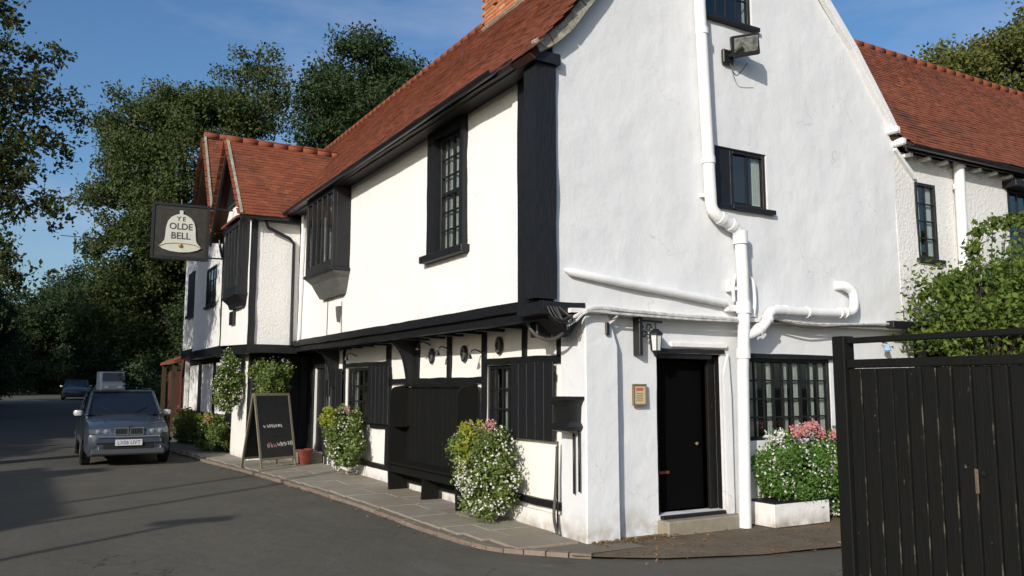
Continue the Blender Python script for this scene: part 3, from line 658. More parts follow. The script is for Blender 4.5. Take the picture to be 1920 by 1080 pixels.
# street: tall sash in a black box surround
window(PX, 9.45, 10.24, 3.40, 4.98, 4, 6, w=-.045, fw=.05, bw=.022, sill=0, sash=True, curtain=[(9.50, 9.86), (9.92, 10.22)], label='tall black sash window with net curtains under the eaves')
tb(PX, 10.243, 10.46, 3.40, 5.10, -.06, .075, 'window_surround'); tb(PX, 10.463, 10.56, 3.36, 5.10, -.06, .035, 'window_surround'); tb(PX, 9.36, 9.448, 3.40, 5.10, -.06, .075, 'window_surround'); tb(PX, 9.448, 10.243, 4.982, 5.10, -.06, .07, 'window_surround')
tb(PX, 9.30, 10.62, 3.30, 3.398, -.06, .12, 'sill', M_black)
# oriel
def oriel(xf, xw, y0, y1, z0, z1, zb, cols, tag_=None, narrow=.22):
    Pf = PL('x', xf); mb = MB()
    for yy in (y0, y1 - .07): mb.box(xf, xf + .07, yy, yy + .07, z0, z1)
    mb.box(xf, xf + .07, y0 + .07, y1 - .07, z0, z0 + .14); mb.box(xf, xf + .07, y0 + .07, y1 - .07, z1 - .10, z1)
    wn = mb.build('window', M_black, inn, bevel=.006, label=tag_)
    c0, c1 = y0 + .07, y1 - .07
    for i in range(1, cols):
        u = c0 + (c1 - c0) * i / cols; q = MB(); q.box(xf - .002, xf + .05, u - .022, u + .022, z0 + .14, z1 - .10); q.build('glazing_bar', M_black, wn, bevel=.004)
    for i in range(cols):
        q = MB(); q.box(xf + .030, xf + .034, c0 + (c1 - c0) * i / cols + .022, c0 + (c1 - c0) * (i + 1) / cols - .022, z0 + .14, z1 - .10); q.build('pane', M_glass, wn)
    MB().box(xf + .07, xw, y0, y0 + .05, z0, z1).build('side_panel', M_black, wn, bevel=.005); MB().box(xf + .07, xw, y1 - .05, y1, z0, z1).build('side_panel', M_black, wn, bevel=.005)
    q = MB(); q.box(xf - .03, xw, y0 - .04, y1 + .04, z0 - .06, z0 - .002); q.build('sill', M_black, wn, bevel=.01)
    q = MB(); q.box(xf + .07, xw, y0 + .05, y1 - .05, z1 - .03, z1 + .02); q.build('head_board', M_black, wn)
    mb = MB(); a = narrow
    top = [(xf, y0 - .02), (xw, y0 - .02), (xw, y1 + .02), (xf, y1 + .02)]; mid = [(xf + .1, y0 + .08), (xw, y0 + .04), (xw, y1 - .04), (xf + .1, y1 - .08)]
    bot = [(xw - .10, y0 + a), (xw, y0 + a - .05), (xw, y1 - a + .05), (xw - .10, y1 - a)]
    mb.v = [(x, y, z0 - .062) for x, y in top] + [(x, y, z0 - .17) for x, y in mid] + [(x, y, zb) for x, y in bot]
    for k in (0, 4):
        for j in range(4): mb.f.append((k + j, k + (j + 1) % 4, k + 4 + (j + 1) % 4, k + 4 + j))
    mb.f += [(0, 3, 2, 1), (8, 9, 10, 11)]; mb.build('corbel', M_lead if narrow > .2 else M_black, wn)
    return wn
oriel(4.42, 4.74, 13.84, 15.42, 3.66, 5.08, 3.22, 5, 'projecting oriel window on a moulded grey corbel')
room(PL('x', 4.75), 13.95, 15.35, 3.7, 4.95)
# ground street windows and shutters
window(GX, *W_s1, 4, 3, w=-.05, fw=.045, bw=.02, sill=.03, curtain=[(9.35, 9.40)])
window(GX, *W_s2, 5, 3, w=-.05, fw=.05, bw=.02, sill=.03, curtain=[(14.95, 15.02), (14.15, 14.2)])
def shutter(P, u0, u1, v0, v1, n, w=.02):
    sh = tb(P, u0, u1, v0 + .12, v0 + .2, w, w + .018, 'shutter'); q = MB(); P.box(q, u0, u1, v1 - .2, v1 - .12, w, w + .018); q.build('batten', M_black, sh)
    for i in range(n):
        a = u0 + (u1 - u0) * i / n; b = u0 + (u1 - u0) * (i + 1) / n; q = MB(); e = random.uniform(0, .004); P.box(q, a + .003, b - .003, v0, v1, w + .02 + e, w + .042 + e); q.build('board', M_black, sh, bevel=.004)
shutter(GX, 8.02, 8.98, .99, 1.885, 5, .045); shutter(GX, 13.03, 13.97, .985, 1.96, 5, .045); shutter(GX, 15.40, 16.05, 1.0, 1.95, 4, .045)

# door opening in gable: frame, leaf coloured as the dark opening, step, dim passage
room(GY, 6.22, 7.22, .17, 2.0, -.2, 2.2)
tb(GY, 7.10, 7.225, .17, 1.99, -.16, -.11, 'door_frame', M_gate); MB().box(7.216, 7.224, 7.52, 7.592, .17, 1.99).build('door_lining', M_gate, inn); tb(GY, 6.215, 6.27, .17, 1.99, -.16, -.03, 'door_frame', M_gate)
tb(GY, 6.271, 7.099, 1.93, 2.0, -.16, -.02, 'door_frame', M_black); tb(GY, 6.20, 7.26, 1.995, 2.045, -.05, .03, 'lintel', M_black)
dl = MB().box(6.275, 7.095, 7.70, 7.74, .18, 1.92).build('door', mat('doorway_dark', (.0012, .0012, .0014), .9, .08), inn, bevel=.006)  # near-black colour paints in the dark of an open doorway
MB().box(6.40, 6.56, 7.690, 7.698, .60, .63).build('door_reflection', mat('orange_reflection', (.30, .09, .04), .35, .5, metal=.6), dl)  # small plate coloured as the orange reflection in the doorway
MB().tube([(6.98, 7.66, .93), (6.98, 7.70, .93)], [.022, .012], 8).build('door_knob', M_frm, dl, smooth=True)
mb = MB(); mb.box(6.20, 7.36, 7.30, 7.62, -.05, .125); mb.build('doorstep', M_stone, inn, bevel=.015)
mb = MB(); mb.box(6.24, 7.20, 7.44, 7.66, .127, .168); mb.build('threshold', M_black, inn, bevel=.008)
# rough white lintel face over door and jamb strip
mb = MB(); mb.box(6.42, 7.30, 7.44, 7.50, 2.06, 2.12); mb.build('lintel', M_plinth, inn, bevel=.01)
mb = MB(); mb.prism([(7.23, 7.47, .0), (7.33, 7.47, .0), (7.33, 7.47, 1.5), (7.30, 7.47, 2.0), (7.22, 7.47, 1.75)], (0, -.035, 0)); mb.build('jamb', M_gable, inn)
# ledge between storeys
mb = MB(); K = 50
for k in range(K + 1):
    x = 4.95 + (10.9 - 4.95) * k / K; d_ = .02 * noise.noise(Vector((x * 4, 1, 0))); zz = 2.425 + .014 * noise.noise(Vector((x * 3, 5, 0))); mb.v += [(x, 7.33 + d_, zz - .035), (x, 7.33 + d_, zz + .012), (x, 7.50, zz + .012), (x, 7.50, zz - .035)]
for k in range(K):
    for j in range(4): a = 4 * k + j; b = 4 * k + (j + 1) % 4; mb.f.append((a, a + 4, b + 4, b))
mb.f += [(0, 1, 2, 3), (4 * K + 3, 4 * K + 2, 4 * K + 1, 4 * K)]; mb.build('ledge', M_plinth, inn)
# ------------------------------------------------------------------ pipes on gable
def pipe(pts, r, name='downpipe', m=M_pipe, k=12, sm=True, lab=None):
    return MB().tube(pts, r, k).build(name, m, inn, smooth=True, label=lab)
def ring(c, d, r, l, parent, m=M_pipe, name='pipe_collar'):
    c = Vector(c); d = Vector(d).normalized(); MB().tube([c - d * l / 2, c + d * l / 2], r, 12).build(name, m, parent, smooth=True)
p1 = pipe([(6.84, 7.29, 7.9), (6.86, 7.29, 6.2), (6.93, 7.29, 4.3), (6.95, 7.29, 3.76)] + arc([(6.97, 7.29, 3.70), (7.06, 7.28, 3.62), (7.30, 7.28, 3.53), (7.38, 7.28, 3.44)], 4), .072, lab='upper white downpipe crossing the gable')
for z in (5.9, 4.3): ring((6.88 if z > 5 else 6.93, 7.29, z), (0, 0, 1), .083, .08, p1)
ring((7.10, 7.28, 3.605), (.9, 0, -.35), .082, .07, p1); ring((7.27, 7.28, 3.54), (.9, 0, -.35), .082, .06, p1); MB().box(6.86, 7.02, 7.34, 7.42, 3.86, 3.9).build('pipe_bracket', M_pipe, p1)
p2_ = pipe([(7.40, 7.28, 3.48), (7.42, 7.28, 3.0), (7.42, 7.28, 2.4), (7.37, 7.28, 1.8), (7.33, 7.28, -.02)], .074, lab='lower white downpipe beside the doorway')
ring((7.40, 7.28, 3.40), (0, 0, 1), .092, .16, p2_); ring((7.42, 7.28, 2.55), (0, 0, 1), .09, .14, p2_); ring((7.385, 7.28, 2.0), (0, 0, 1), .088, .12, p2_)
MB().box(7.32, 7.50, 7.30, 7.44, 2.76, 2.80).build('pipe_bracket', M_pipe, p2_)
hp = pipe([(4.90, 7.37, 2.845), (4.97, 7.36, 2.825), (5.5, 7.345, 2.765), (7.18, 7.34, 2.60)], [.012, .045, .05, .05], 'sloping_pipe', lab='long white pipe sloping across the gable')
ep = pipe(arc([(7.42, 7.28, 2.20), (7.60, 7.24, 2.27), (7.72, 7.22, 2.38), (7.80, 7.22, 2.50), (7.98, 7.24, 2.535), (8.4, 7.26, 2.54), (9.18, 7.27, 2.56), (9.38, 7.27, 2.60), (9.44, 7.28, 2.72), (9.42, 7.29, 2.86), (9.30, 7.32, 2.93), (9.22, 7.41, 2.93)], 5), .062, 'waste_pipe', lab='fat white waste pipe with a hooked end')
for x, z in ((7.98, 2.535), (8.10, 2.54), (8.5, 2.54), (9.12, 2.56), (9.22, 2.565)): ring((x, 7.26, z), (1, 0, 0), .074, .035, ep)
ring((7.62, 7.24, 2.29), (.8, 0, .5), .076, .06, ep); ring((7.75, 7.22, 2.42), (.5, 0, .8), .076, .05, ep)
pipe(arc([(7.52, 7.36, 2.9), (7.60, 7.34, 2.93), (7.65, 7.33, 2.86), (7.66, 7.33, 2.62), (7.63, 7.33, 2.46)], 4), .022, 'overflow_pipe')
pipe([(7.55, 7.33, 2.76), (7.59, 7.33, 2.60), (7.60, 7.33, 2.46)], .016, 'overflow_pipe'); pipe([(7.44, 7.30, 2.46), (7.66, 7.33, 2.46)], .018, 'overflow_pipe')
pipe([(7.60, 7.40, 2.20), (7.60, 7.38, 2.03), (7.55, 7.38, 1.99)], .03, 'overflow_pipe')
pipe(arc([(7.34, 7.33, 2.95), (7.30, 7.32, 2.8), (7.30, 7.32, 2.62)], 4), .02, 'overflow_pipe')
MB().box(7.20, 7.36, 7.32, 7.40, 2.50, 2.58).build('junction_box', M_pipe, inn, bevel=.01); MB().box(7.24, 7.34, 7.33, 7.40, 2.74, 2.88).build('junction_box', M_pipe, inn, bevel=.01)
wp = pipe([(12.0, 7.30, 4.98), (12.0, 7.30, 4.7), (12.02, 7.33, 2.4)], .075); ring((12.0, 7.32, 4.6), (0, 0, 1), .085, .08, wp)
# cables along ledge
def cable(pts, r=.011, m=M_cable, k=6): return MB().tube(arc(pts, 8), r, k).build('cable', m, inn, smooth=True)
cable([(4.95, 7.36, 2.28), (5.02, 7.30, 2.36), (5.25, 7.27, 2.44), (5.7, 7.28, 2.43), (6.4, 7.28, 2.41), (7.3, 7.27, 2.40)], .02)
cable([(4.92, 7.36, 2.24), (5.0, 7.30, 2.30), (5.15, 7.27, 2.40), (5.6, 7.27, 2.39), (6.6, 7.28, 2.375), (7.3, 7.27, 2.38)], .014)
cable([(7.9, 7.30, 2.44), (8.6, 7.28, 2.40), (9.3, 7.29, 2.42), (10.2, 7.30, 2.46), (10.9, 7.30, 2.47)], .016, M_cable)
cable([(7.9, 7.30, 2.42), (8.5, 7.28, 2.35), (9.2, 7.29, 2.39), (10.2, 7.30, 2.43), (10.9, 7.30, 2.44)], .012, M_cabled)
cable([(5.46, 7.36, 2.28), (5.55, 7.36, 2.34), (5.58, 7.33, 2.42)], .02, M_cable); tb(PL('y', 7.37), 5.42, 5.47, 2.16, 2.30, 0, .03, 'cable_clip', M_iron)
for k in range(5):
    a = random.uniform(0, 1); cable([(4.68 + .09 * k * .4, 7.36, 2.44), (4.66 + .05 * k, 7.25 - .02 * (k % 3), 2.34 - .02 * (k % 4)), (4.80 + .04 * k, 7.28, 2.27 + .03 * (k % 3)), (4.95 + .01 * k, 7.33, 2.36)], .008, M_cabled)
cable([(4.72, 7.72, 2.42), (4.80, 7.95, 2.30), (4.86, 7.86, 2.16), (4.90, 7.62, 2.11), (4.95, 7.42, 2.2), (4.98, 7.34, 2.3)], .020, M_cabled)
MB().box(4.88, 5.08, 7.90, 8.05, 2.15, 2.32).build('junction_box', M_iron, inn, bevel=.015); MB().box(4.70, 4.78, 8.0, 8.12, 2.42, 2.50).build('junction_box', M_iron, inn, bevel=.01)
# street downpipes
pipe([(4.0, 16.82, 4.92), (4.05, 16.86, 4.80), (4.50, 16.90, 4.62), (4.60, 16.92, 4.52), (4.60, 16.92, 2.44)], .034, 'downpipe', M_gutter)
pipe([(4.66, 16.55, 5.05), (4.69, 16.6, 4.6), (4.69, 16.7, 2.5)], .03, 'downpipe', M_pipe)
pipe([(5.17, 16.0, 2.3), (5.17, 16.0, .1)], .03, 'downpipe', M_gutter); pipe([(5.17, 16.28, 2.3), (5.17, 16.28, .1)], .026, 'downpipe', M_gutter); pipe([(5.20, 15.82, 1.1), (5.17, 16.5, 1.12)], .02, 'downpipe', M_gutter)
MB().box(5.13, 5.24, 16.08, 16.24, 1.42, 1.75).build('meter_box', M_iron, inn, bevel=.01)
cable([(4.735, 15.0, 3.2), (4.735, 15.02, 2.55)], .006, M_cabled); cable([(4.735, 14.2, 3.1), (4.735, 14.2, 2.55)], .006, M_cabled)
mb = MB(); mb.prism([(4.74, 14.22, 3.02), (4.74, 14.38, 3.02), (4.74, 14.34, 2.86), (4.74, 14.28, 2.74)], (-.06, 0, 0)); mb.build('vent', M_lead, inn)
# hopper head box with two thin pipes on pillar
hb = MB(); hb.lathe([(.0, 0), (.05, 0), (.12, .06), (.09, .16), (.11, .26), (.15, .34), (.15, .38), (0, .38)], 4, (0, 0, 0))
hb.v = [(x * 1.0, y * 1.6, z) for x, y, z in hb.v]
rot = Matrix.Rotation(R(45), 4, 'Z'); hv = []
hop = MB(); prof_h = [(.06, .10, 0), (.13, .15, .03), (.14, .17, .07), (.09, .13, .12), (.10, .145, .28), (.13, .18, .34), (.145, .20, .35), (.145, .20, .39), (.12, .17, .39)]
for hx, hy, hz in prof_h: hop.v += [(5.165 - 2 * hx * .8, 7.60 - hy, 1.11 + hz), (5.165, 7.60 - hy, 1.11 + hz), (5.165, 7.60 + hy, 1.11 + hz), (5.165 - 2 * hx * .8, 7.60 + hy, 1.11 + hz)]
for k in range(len(prof_h) - 1):
    for j in range(4): a = 4 * k + j; b = 4 * k + (j + 1) % 4; hop.f.append((a, b, b + 4, a + 4))
hop.f += [(3, 2, 1, 0)]; k = 4 * (len(prof_h) - 1); hop.f.append((k, k + 1, k + 2, k + 3))
ho = hop.build('hopper_head', M_iron, inn, label='black cast hopper head with two thin pipes on the corner pillar')
for yy, zb in ((7.56, .47), (7.46, .50)): MB().tube([(5.13, yy, 1.13), (5.13, yy, zb)], .013, 8).build('thin_pipe', M_iron, ho, smooth=True)
cable([(5.14, 7.90, .95), (5.13, 7.92, .5), (5.08, 7.88, .2), (5.11, 7.86, .0), (5.08, 7.82, -.01)], .018, M_cabled)
cable([(5.16, 7.92, 1.0), (5.16, 7.93, .3), (5.14, 7.9, .02)], .012, M_cabled)

# ------------------------------------------------------------------ bays at the far end
B1 = PL('x', 3.80); B1s = PL('y', 17.0)
g1 = lambda u: 6.80 - abs(u - 18.5) * 1.14
wall('wall', B1, 17.0, 20.0, 2.45, 6.8, M_street, inn, step=.2, amp=.012, seed=8, top=lambda u: min(g1(u), 6.8), bottom=lambda u: 2.45 + .03 * (u - 17))
wall('wall', B1s, 3.80, 4.74, 2.45, 4.98, M_dash, inn, step=.1, amp=.015, seed=9)
g2 = lambda u: 7.75 - abs(u - 21.7) * 1.55
wall('wall', PL('x', 3.84), 20.0, 23.95, 2.55, 7.75, M_street, inn, step=.25, amp=.012, seed=10, holes=[(20.9, 22.1, 3.6, 4.55)], top=lambda u: max(min(g2(u), 7.75), 4.75))
wall('wall', PL('x', 3.90), 23.96, 26.0, 2.65, 5.3, M_street, inn, step=.3, amp=.012, seed=11)
mb = MB(); mb.box(4.0, 4.9, 25.9, 26.05, 0, 5.3); mb.build('bay_end_wall', M_dash, inn)
MB().box(3.765, 3.875, 16.955, 17.08, 2.45, 4.93).build('corner_post', M_black, inn, bevel=.006); tb(PL('x', 3.84), 19.93, 20.04, 2.5, 5.1, -.03, .05, 'timber')
# gable bargeboards and dark apex infill
def barge(x, yc, za, half, drop, m=M_black, w=.16):
    MB().bar((x, yc, za), (x, yc - half, za - drop), w, .04, up=(1, 0, 0)).build('bargeboard', m, inn, bevel=.005); MB().bar((x + .004, yc, za), (x + .004, yc + half, za - drop), w, .04, up=(1, 0, 0)).build('bargeboard', m, inn, bevel=.005)
barge(3.53, 18.5, 6.84, 1.72, 1.95); barge(3.58, 21.7, 7.82, 1.75, 2.75, M_brown, .14)
for yc, za, half, drop, x in ((18.5, 6.98, 1.72, 1.95, 3.505), (21.7, 7.95, 1.75, 2.75, 3.555)):
    MB().bar((x, yc, za), (x, yc - half, za - drop), .05, .05, up=(1, 0, 0)).build('verge', M_verge, inn)
mb = MB(); mb.prism([(3.77, 18.5 - 1.0, 5.62), (3.77, 18.5 + 1.0, 5.62), (3.77, 18.5, 6.72)], (-.05, 0, 0)); mb.build('gable_boarding', M_black, inn)
tb(PL('x', 3.80), 17.1, 19.9, 5.08, 5.2, 0, .05, 'timber', M_blackh); tb(PL('x', 3.84), 20.05, 23.3, 5.2, 5.3, 0, .03, 'timber', M_blackh); tb(PL('x', 3.84), 20.6, 22.8, 6.35, 6.43, 0, .03, 'timber', M_blackh)
oriel(3.58, 3.80, 17.35, 18.75, 3.52, 5.0, 3.25, 4, 'narrow black oriel window on the near bay', .15)
mb = MB(); mb.prism([(3.50, 17.3, 5.02), (3.80, 17.3, 5.16), (3.80, 18.8, 5.16), (3.50, 18.8, 5.02)], (0, 0, .05)); mb.build('oriel_roof', M_tile, inn)
window(PL('x', 3.84), 20.9, 22.1, 3.6, 4.55, 3, 3, w=.0, sill=.04); tb(PL('x', 3.90), 24.2, 25.2, 3.6, 4.8, 0, .05, 'window_shutter'); tb(PL('x', 3.90), 24.15, 25.25, 3.52, 3.598, 0, .09, 'sill')
MB().box(3.74, 3.80, 18.38, 18.80, 2.93, 3.22).build('wall_plaque', M_iron, inn, bevel=.01)
pipe(arc([(3.70, 20.1, 5.2), (3.72, 20.05, 4.9), (3.75, 19.9, 4.6), (3.76, 19.6, 4.45)], 4), .03, 'downpipe', M_gutter)
# bay jetty bands and ground floor
mb = MB(); mb.box(3.74, 4.74, 16.95, 20.0, 2.28, 2.445); mb.build('jetty_beam', M_blackh, inn, bevel=.01)
mb = MB(); mb.box(3.78, 4.6, 20.0, 23.95, 2.34, 2.545); mb.build('jetty_beam', M_blackh, inn, bevel=.01); mb = MB(); mb.box(3.86, 4.6, 23.96, 26.0, 2.42, 2.645); mb.build('jetty_beam', M_blackh, inn, bevel=.01)
wall('wall', PL('x', 4.02), 17.85, 19.5, .05, 2.28, M_low, inn, step=.3, amp=.01, seed=12)
wall('wall', PL('y', 17.85), 4.03, 5.25, .05, 2.28, M_black, inn, step=.3, amp=.002, seed=13)
for k in range(6):
    if k == 3: continue
    tb(PL('y', 17.85), 4.06 + k * .2, 4.24 + k * .2, .33, 2.28, .01, .035, 'board')
MB().box(3.99, 4.45, 17.72, 17.84, .05, .32).build('plinth', M_plinth, inn, bevel=.02)
tb(PL('x', 4.02), 17.80, 17.88, .3, 2.28, .0, .04, 'stud'); 
wall('wall', PL('x', 4.10), 19.52, 26.0, .05, 2.34, M_black, inn, step=.5, amp=.002, seed=14)
for a, b in ((20.55, 21.75), (22.2, 23.7), (24.3, 25.6)): tb(PL('x', 4.10), a, b, .95, 2.2, .012, .03, 'panel', M_low)
tb(GX, 16.62, 17.35, .1, 2.0, -.10, -.04, 'door'); tb(GX, 17.36, 17.84, .3, 2.32, .012, .04, 'board'); tb(GX, 16.53, 16.61, .1, 2.32, .012, .05, 'door_frame'); tb(GX, 16.62, 17.35, 2.005, 2.32, .012, .04, 'board')
MB().tube([(5.28, 16.8, 1.05), (5.22, 16.8, 1.05)], .02, 8).build('door_knob', M_gold, inn)
MB().box(4.75, 5.3, 16.55, 17.75, .05, .30).build('doorstep', M_stone, inn, bevel=.02)
# small tiled lean-to roof and dark red garden wall beyond
lt = thing('lean_to_porch', 'small porch with a reddish tiled roof at the far end of the inn', 'porch', (4.4, 28.4, gz(28.4)), world=True)
MB().prism([(3.75, 26.4, 2.30), (3.75, 29.4, 2.30), (4.7, 29.4, 2.68), (4.7, 26.4, 2.68)], (0, 0, .08)).build('roof', M_tile, lt); MB().box(3.80, 3.92, 29.2, 29.32, .3, 2.32).build('post', M_brown, lt); MB().box(3.8, 3.92, 27.0, 27.1, .3, 2.32).build('post', M_brown, lt)
MB().box(4.5, 4.8, 26.3, 30.2, .1, 2.6).build('wall', M_redwall, lt)
gw = thing('garden_wall', 'dark red brick garden wall with piers receding beyond the inn', 'wall', (5, 36, gz(36)), world=True)
MB().prism([(4.35, 30.5, .2), (4.6, 30.5, .2), (6.6, 46, .35), (6.35, 46, .35)], (0, 0, 1.5)).build('wall', M_redwall, gw)
for k in range(5): yy = 31 + k * 3.6; xx = 4.35 + (yy - 30.5) * .13; MB().box(xx - .12, xx + .28, yy, yy + .4, .2, 2.15).build('pier', M_redwall, gw, bevel=.02)

# dark timber lean-to frame at right (behind gate)
fr = thing('timber_frame', 'black timber post and beam standing against the white wall behind the gate', 'frame', (10.9, 7.2, 0), world=True)
MB().box(10.15, 12.6, 7.22, 7.34, 2.40, 2.50).build('beam', M_black, fr, bevel=.01); MB().box(10.80, 10.93, 7.20, 7.34, -.02, 2.395).build('post', M_black, fr, bevel=.01); MB().box(11.55, 11.7, 7.20, 7.34, -.02, 2.395).build('post', M_black, fr, bevel=.01)
MB().box(10.94, 11.9, 7.42, 7.47, -.02, 2.43).build('back_panel', M_room, fr)

# ------------------------------------------------------------------ gate
gt = thing('wooden_gate', 'tall black plank gate with flaking paint standing open at the right edge', 'gate', (4.4, 2.4, 0), world=True)
MB().box(4.36, 4.46, 3.455, 3.545, -.02, 1.915).build('gate_post', M_gate, gt, bevel=.006)
MB().bar((4.41, 3.452, 1.885), (4.41, .2, 1.885), .05, .036).build('top_bar', M_gate, gt, bevel=.004)
MB().box(4.375, 4.435, .2, 3.45, 1.715, 1.768).build('top_rail', M_gate, gt, bevel=.005)
MB().box(4.42, 4.46, .2, 3.45, .25, .35).build('ledge_rail', M_gate, gt); MB().box(4.42, 4.46, .2, 3.45, 1.0, 1.1).build('ledge_rail', M_gate, gt)
yy = 3.445; k = 0
while yy > .25:
    w_ = random.uniform(.085, .105); e = random.uniform(-.004, .004)
    pk = MB().box(4.385 + e, 4.415 + e, yy - w_ + .006, yy, .03, 1.712).build('plank', M_gate, gt, bevel=.005); pk.data.materials.append(M_edge)
    for f in pk.data.polygons:
        if abs(f.normal.x) < .95 and abs(f.normal.z) < .5 and f.area < .02 * 1: f.material_index = 1
    yy -= w_ + .003; k += 1
MB().box(4.376, 4.384, 2.665, 2.685, 1.04, 1.17).build('latch', mat('rusty_latch', (.16, .12, .09), .8, .2, var=.6, vscale=30, col2=(.03, .02, .02)), gt, bevel=.003)
MB().tube([(4.372, 2.63, 1.15), (4.385, 2.63, 1.15)], .014, 10).build('bolt', M_iron, gt)

# ------------------------------------------------------------------ fixtures
# floodlight
fl = thing('floodlight', 'square black floodlight on the gable under the attic window', 'floodlight', (7.36, 7.38, 5.70))
MB().box(-.09, .09, -.05, .0, -.09, .09).build('wall_plate', M_iron, fl, bevel=.01)
MB().tube([(0, -.05, 0), (.02, -.15, .02), (.05, -.24, .06)], .02, 8).build('arm', M_iron, fl, smooth=True)
hd = MB(); hd.prism([(-.17, -.02, -.13), (.17, -.02, -.13), (.17, .02, .13), (-.17, .02, .13)], (0, .10, -.02)); hh = hd.build('housing', M_iron, fl, bevel=.012)
hh.location = (.10, -.24, .10); hh.rotation_euler = (R(28), R(-8), R(-34))
q = MB().box(-.145, .145, -.012, .0, -.105, .105).build('glass', M_refl, hh, bevel=.005); q.location = (0, -.012, 0); q.rotation_euler = (R(8.5), 0, 0)
q = MB().box(-.12, .02, .11, .14, -.06, .1).build('ballast_box', M_iron, hh)
MB().tube(arc([(.02, -.05, -.09), (.03, -.08, -.2), (.09, -.1, -.24), (.14, -.22, -.12)], 4), .006, 6).build('flex', M_iron, fl)
# lantern
lnn = thing('wall_lantern', 'ornate black iron lantern with white glass hanging left of the doorway', 'lantern', (6.10, 7.46, 2.35))
MB().box(-.21, -.16, -.10, .02, -.40, .06).build('back_plate', M_iron, lnn, bevel=.006)
MB().bar((-.18, -.05, .0), (.10, -.12, -.02), .022, .022).build('arm', M_iron, lnn); 
for a in range(3):
    pts = [(-.17 + .05 * a + .045 * math.cos(t) * (1 - t / 9), -.06 - .015 * a, -.09 - .075 * (a % 2) + .05 * math.sin(t) * (1 - t / 9)) for t in [k * .6 for k in range(12)]]
    MB().tube(pts, .009, 6).build('scroll', M_iron, lnn, smooth=True)
MB().tube([(.02, -.10, -.01), (.02, -.10, -.09)], .008, 6).build('hook', M_iron, lnn)
MB().lathe([(.0, .0), (.035, -.01), (.085, -.06), (.09, -.075), (.0, -.075)], 6, (.02, -.10, -.09)).build('cap', M_iron, lnn)
MB().lathe([(.0, -.078), (.068, -.078), (.05, -.25), (.0, -.25)], 6, (.02, -.10, -.09)).build('lantern_glass', M_lglass, lnn)
for a in range(6):
    t = a * math.pi / 3; MB().bar((.02 + .073 * math.cos(t), -.10 + .073 * math.sin(t), -.165), (.02 + .055 * math.cos(t), -.10 + .055 * math.sin(t), -.345), .009, .009).build('lantern_rib', M_iron, lnn)
MB().lathe([(0, 0), (.055, 0), (.03, -.03), (.012, -.06), (0, -.07)], 6, (.02, -.10, -.345)).build('finial', M_iron, lnn)
# notice
nb = thing('framed_notice', 'small wooden framed notice with cream paper on the wall left of the doorway', 'notice', (5.935, 7.45, 1.515))
m_ = MB(); m_.box(-.095, .095, -.03, -.0, -.12, -.1); m_.box(-.095, .095, -.03, 0, .1, .12); m_.box(-.095, -.077, -.03, 0, -.1, .1); m_.box(.077, .095, -.03, 0, -.1, .1); m_.build('frame', M_frm, nb, bevel=.003)
MB().box(-.077, .077, -.018, -.008, -.1, .1).build('paper', M_paper, nb)
MB().box(-.050, .050, -.021, -.0185, .045, .078).build('heading', M_red, nb)
for k in range(5): MB().box(-.052 + .006 * (k % 2), .052 - .008 * (k % 3), -.021, -.0185, .012 - k * .02, .018 - k * .02).build('text_line', M_frm, nb)
# oval plaques + swan-neck lamps
for i, (yy, zz, lab) in enumerate(((9.38, 2.13, 'oval black plaque on white panel above the nearest shuttered window'), (10.38, 2.06, 'oval black plaque on the white panel in the middle above the bench'), (11.45, 2.06, 'oval black plaque on the white panel above the far end of the bench'))):
    t = thing('oval_plaque', lab, 'plaque', (5.235, yy, zz), group='oval plaques on the white panels')
    K = 20; o1 = [(0, .085 * math.cos(a), .115 * math.sin(a)) for a in [2 * math.pi * k / K for k in range(K)]]
    MB().prism(o1, (-.025, 0, 0)).build('rim', M_iron, t); o2 = [(-.025, .065 * math.cos(a), .09 * math.sin(a)) for a in [2 * math.pi * k / K for k in range(K)]]
    MB().prism(o2, (-.012, 0, 0)).build('face', M_lead, t)
    MB().tube([(-.037, 0, -.045), (-.05, .01, 0), (-.04, -.01, .05)], [.008, .022, .008], 8).build('relief', M_iron, t)
for yy, zz, lab in ((9.78, 2.04, 'small black swan-neck lamp on the stud left of the nearest plaque'), (10.78, 2.12, 'small black swan-neck lamp between the middle and far plaques'), (11.46, 2.22, 'small black swan-neck lamp just above the far plaque'), (14.7, 2.16, 'small black swan-neck lamp above the far shuttered window')):
    t = thing('wall_lamp', lab, 'lamp', (5.21, yy, zz), group='swan-neck lamps under the jetty')
    MB().tube(arc([(0, 0, 0), (-.10, .03, .05), (-.16, .05, .03), (-.18, .06, -.02)], 4), .010, 6).build('neck', M_iron, t, smooth=True)
    MB().lathe([(.0, .03), (.02, .025), (.045, -.04), (.038, -.04), (0, .0)], 10, (-.18, .06, -.03)).build('shade', M_iron, t)
# bench: high-backed settle
be = thing('settle_bench', 'high-backed black wooden bench with tall sides against the street wall', 'bench', (5.0, 11.0, 0), world=True)
n = 14
for i in range(n):
    a = 9.88 + (12.14 - 9.88) * i / n; b = 9.88 + (12.14 - 9.88) * (i + 1) / n; e = random.uniform(0, .004)
    MB().box(5.13 + e, 5.155 + e, a + .002, b - .002, .16, 1.60).build('back_plank', M_gate, be, bevel=.003)
for yy in (9.83, 12.145):
    z0 = gz(yy) - .01; poly = [(5.16, yy, z0), (4.86, yy, z0), (4.84, yy, .46), (4.85, yy, 1.45)] + [(4.85 + .12 * (1 - math.cos(t)), yy, 1.45 + .16 * math.sin(t)) for t in (.3, .6, .9, 1.2, 1.57)] + [(5.16, yy, 1.64)]
    MB().prism(poly, (0, .045, 0)).build('side_panel', M_gate, be, bevel=.003)
MB().box(4.80, 4.98, 9.88, 12.14, .46, .49).build('seat_board', M_gate, be, bevel=.004); MB().box(4.983, 5.125, 9.88, 12.14, .462, .49).build('seat_board', M_gate, be, bevel=.004)
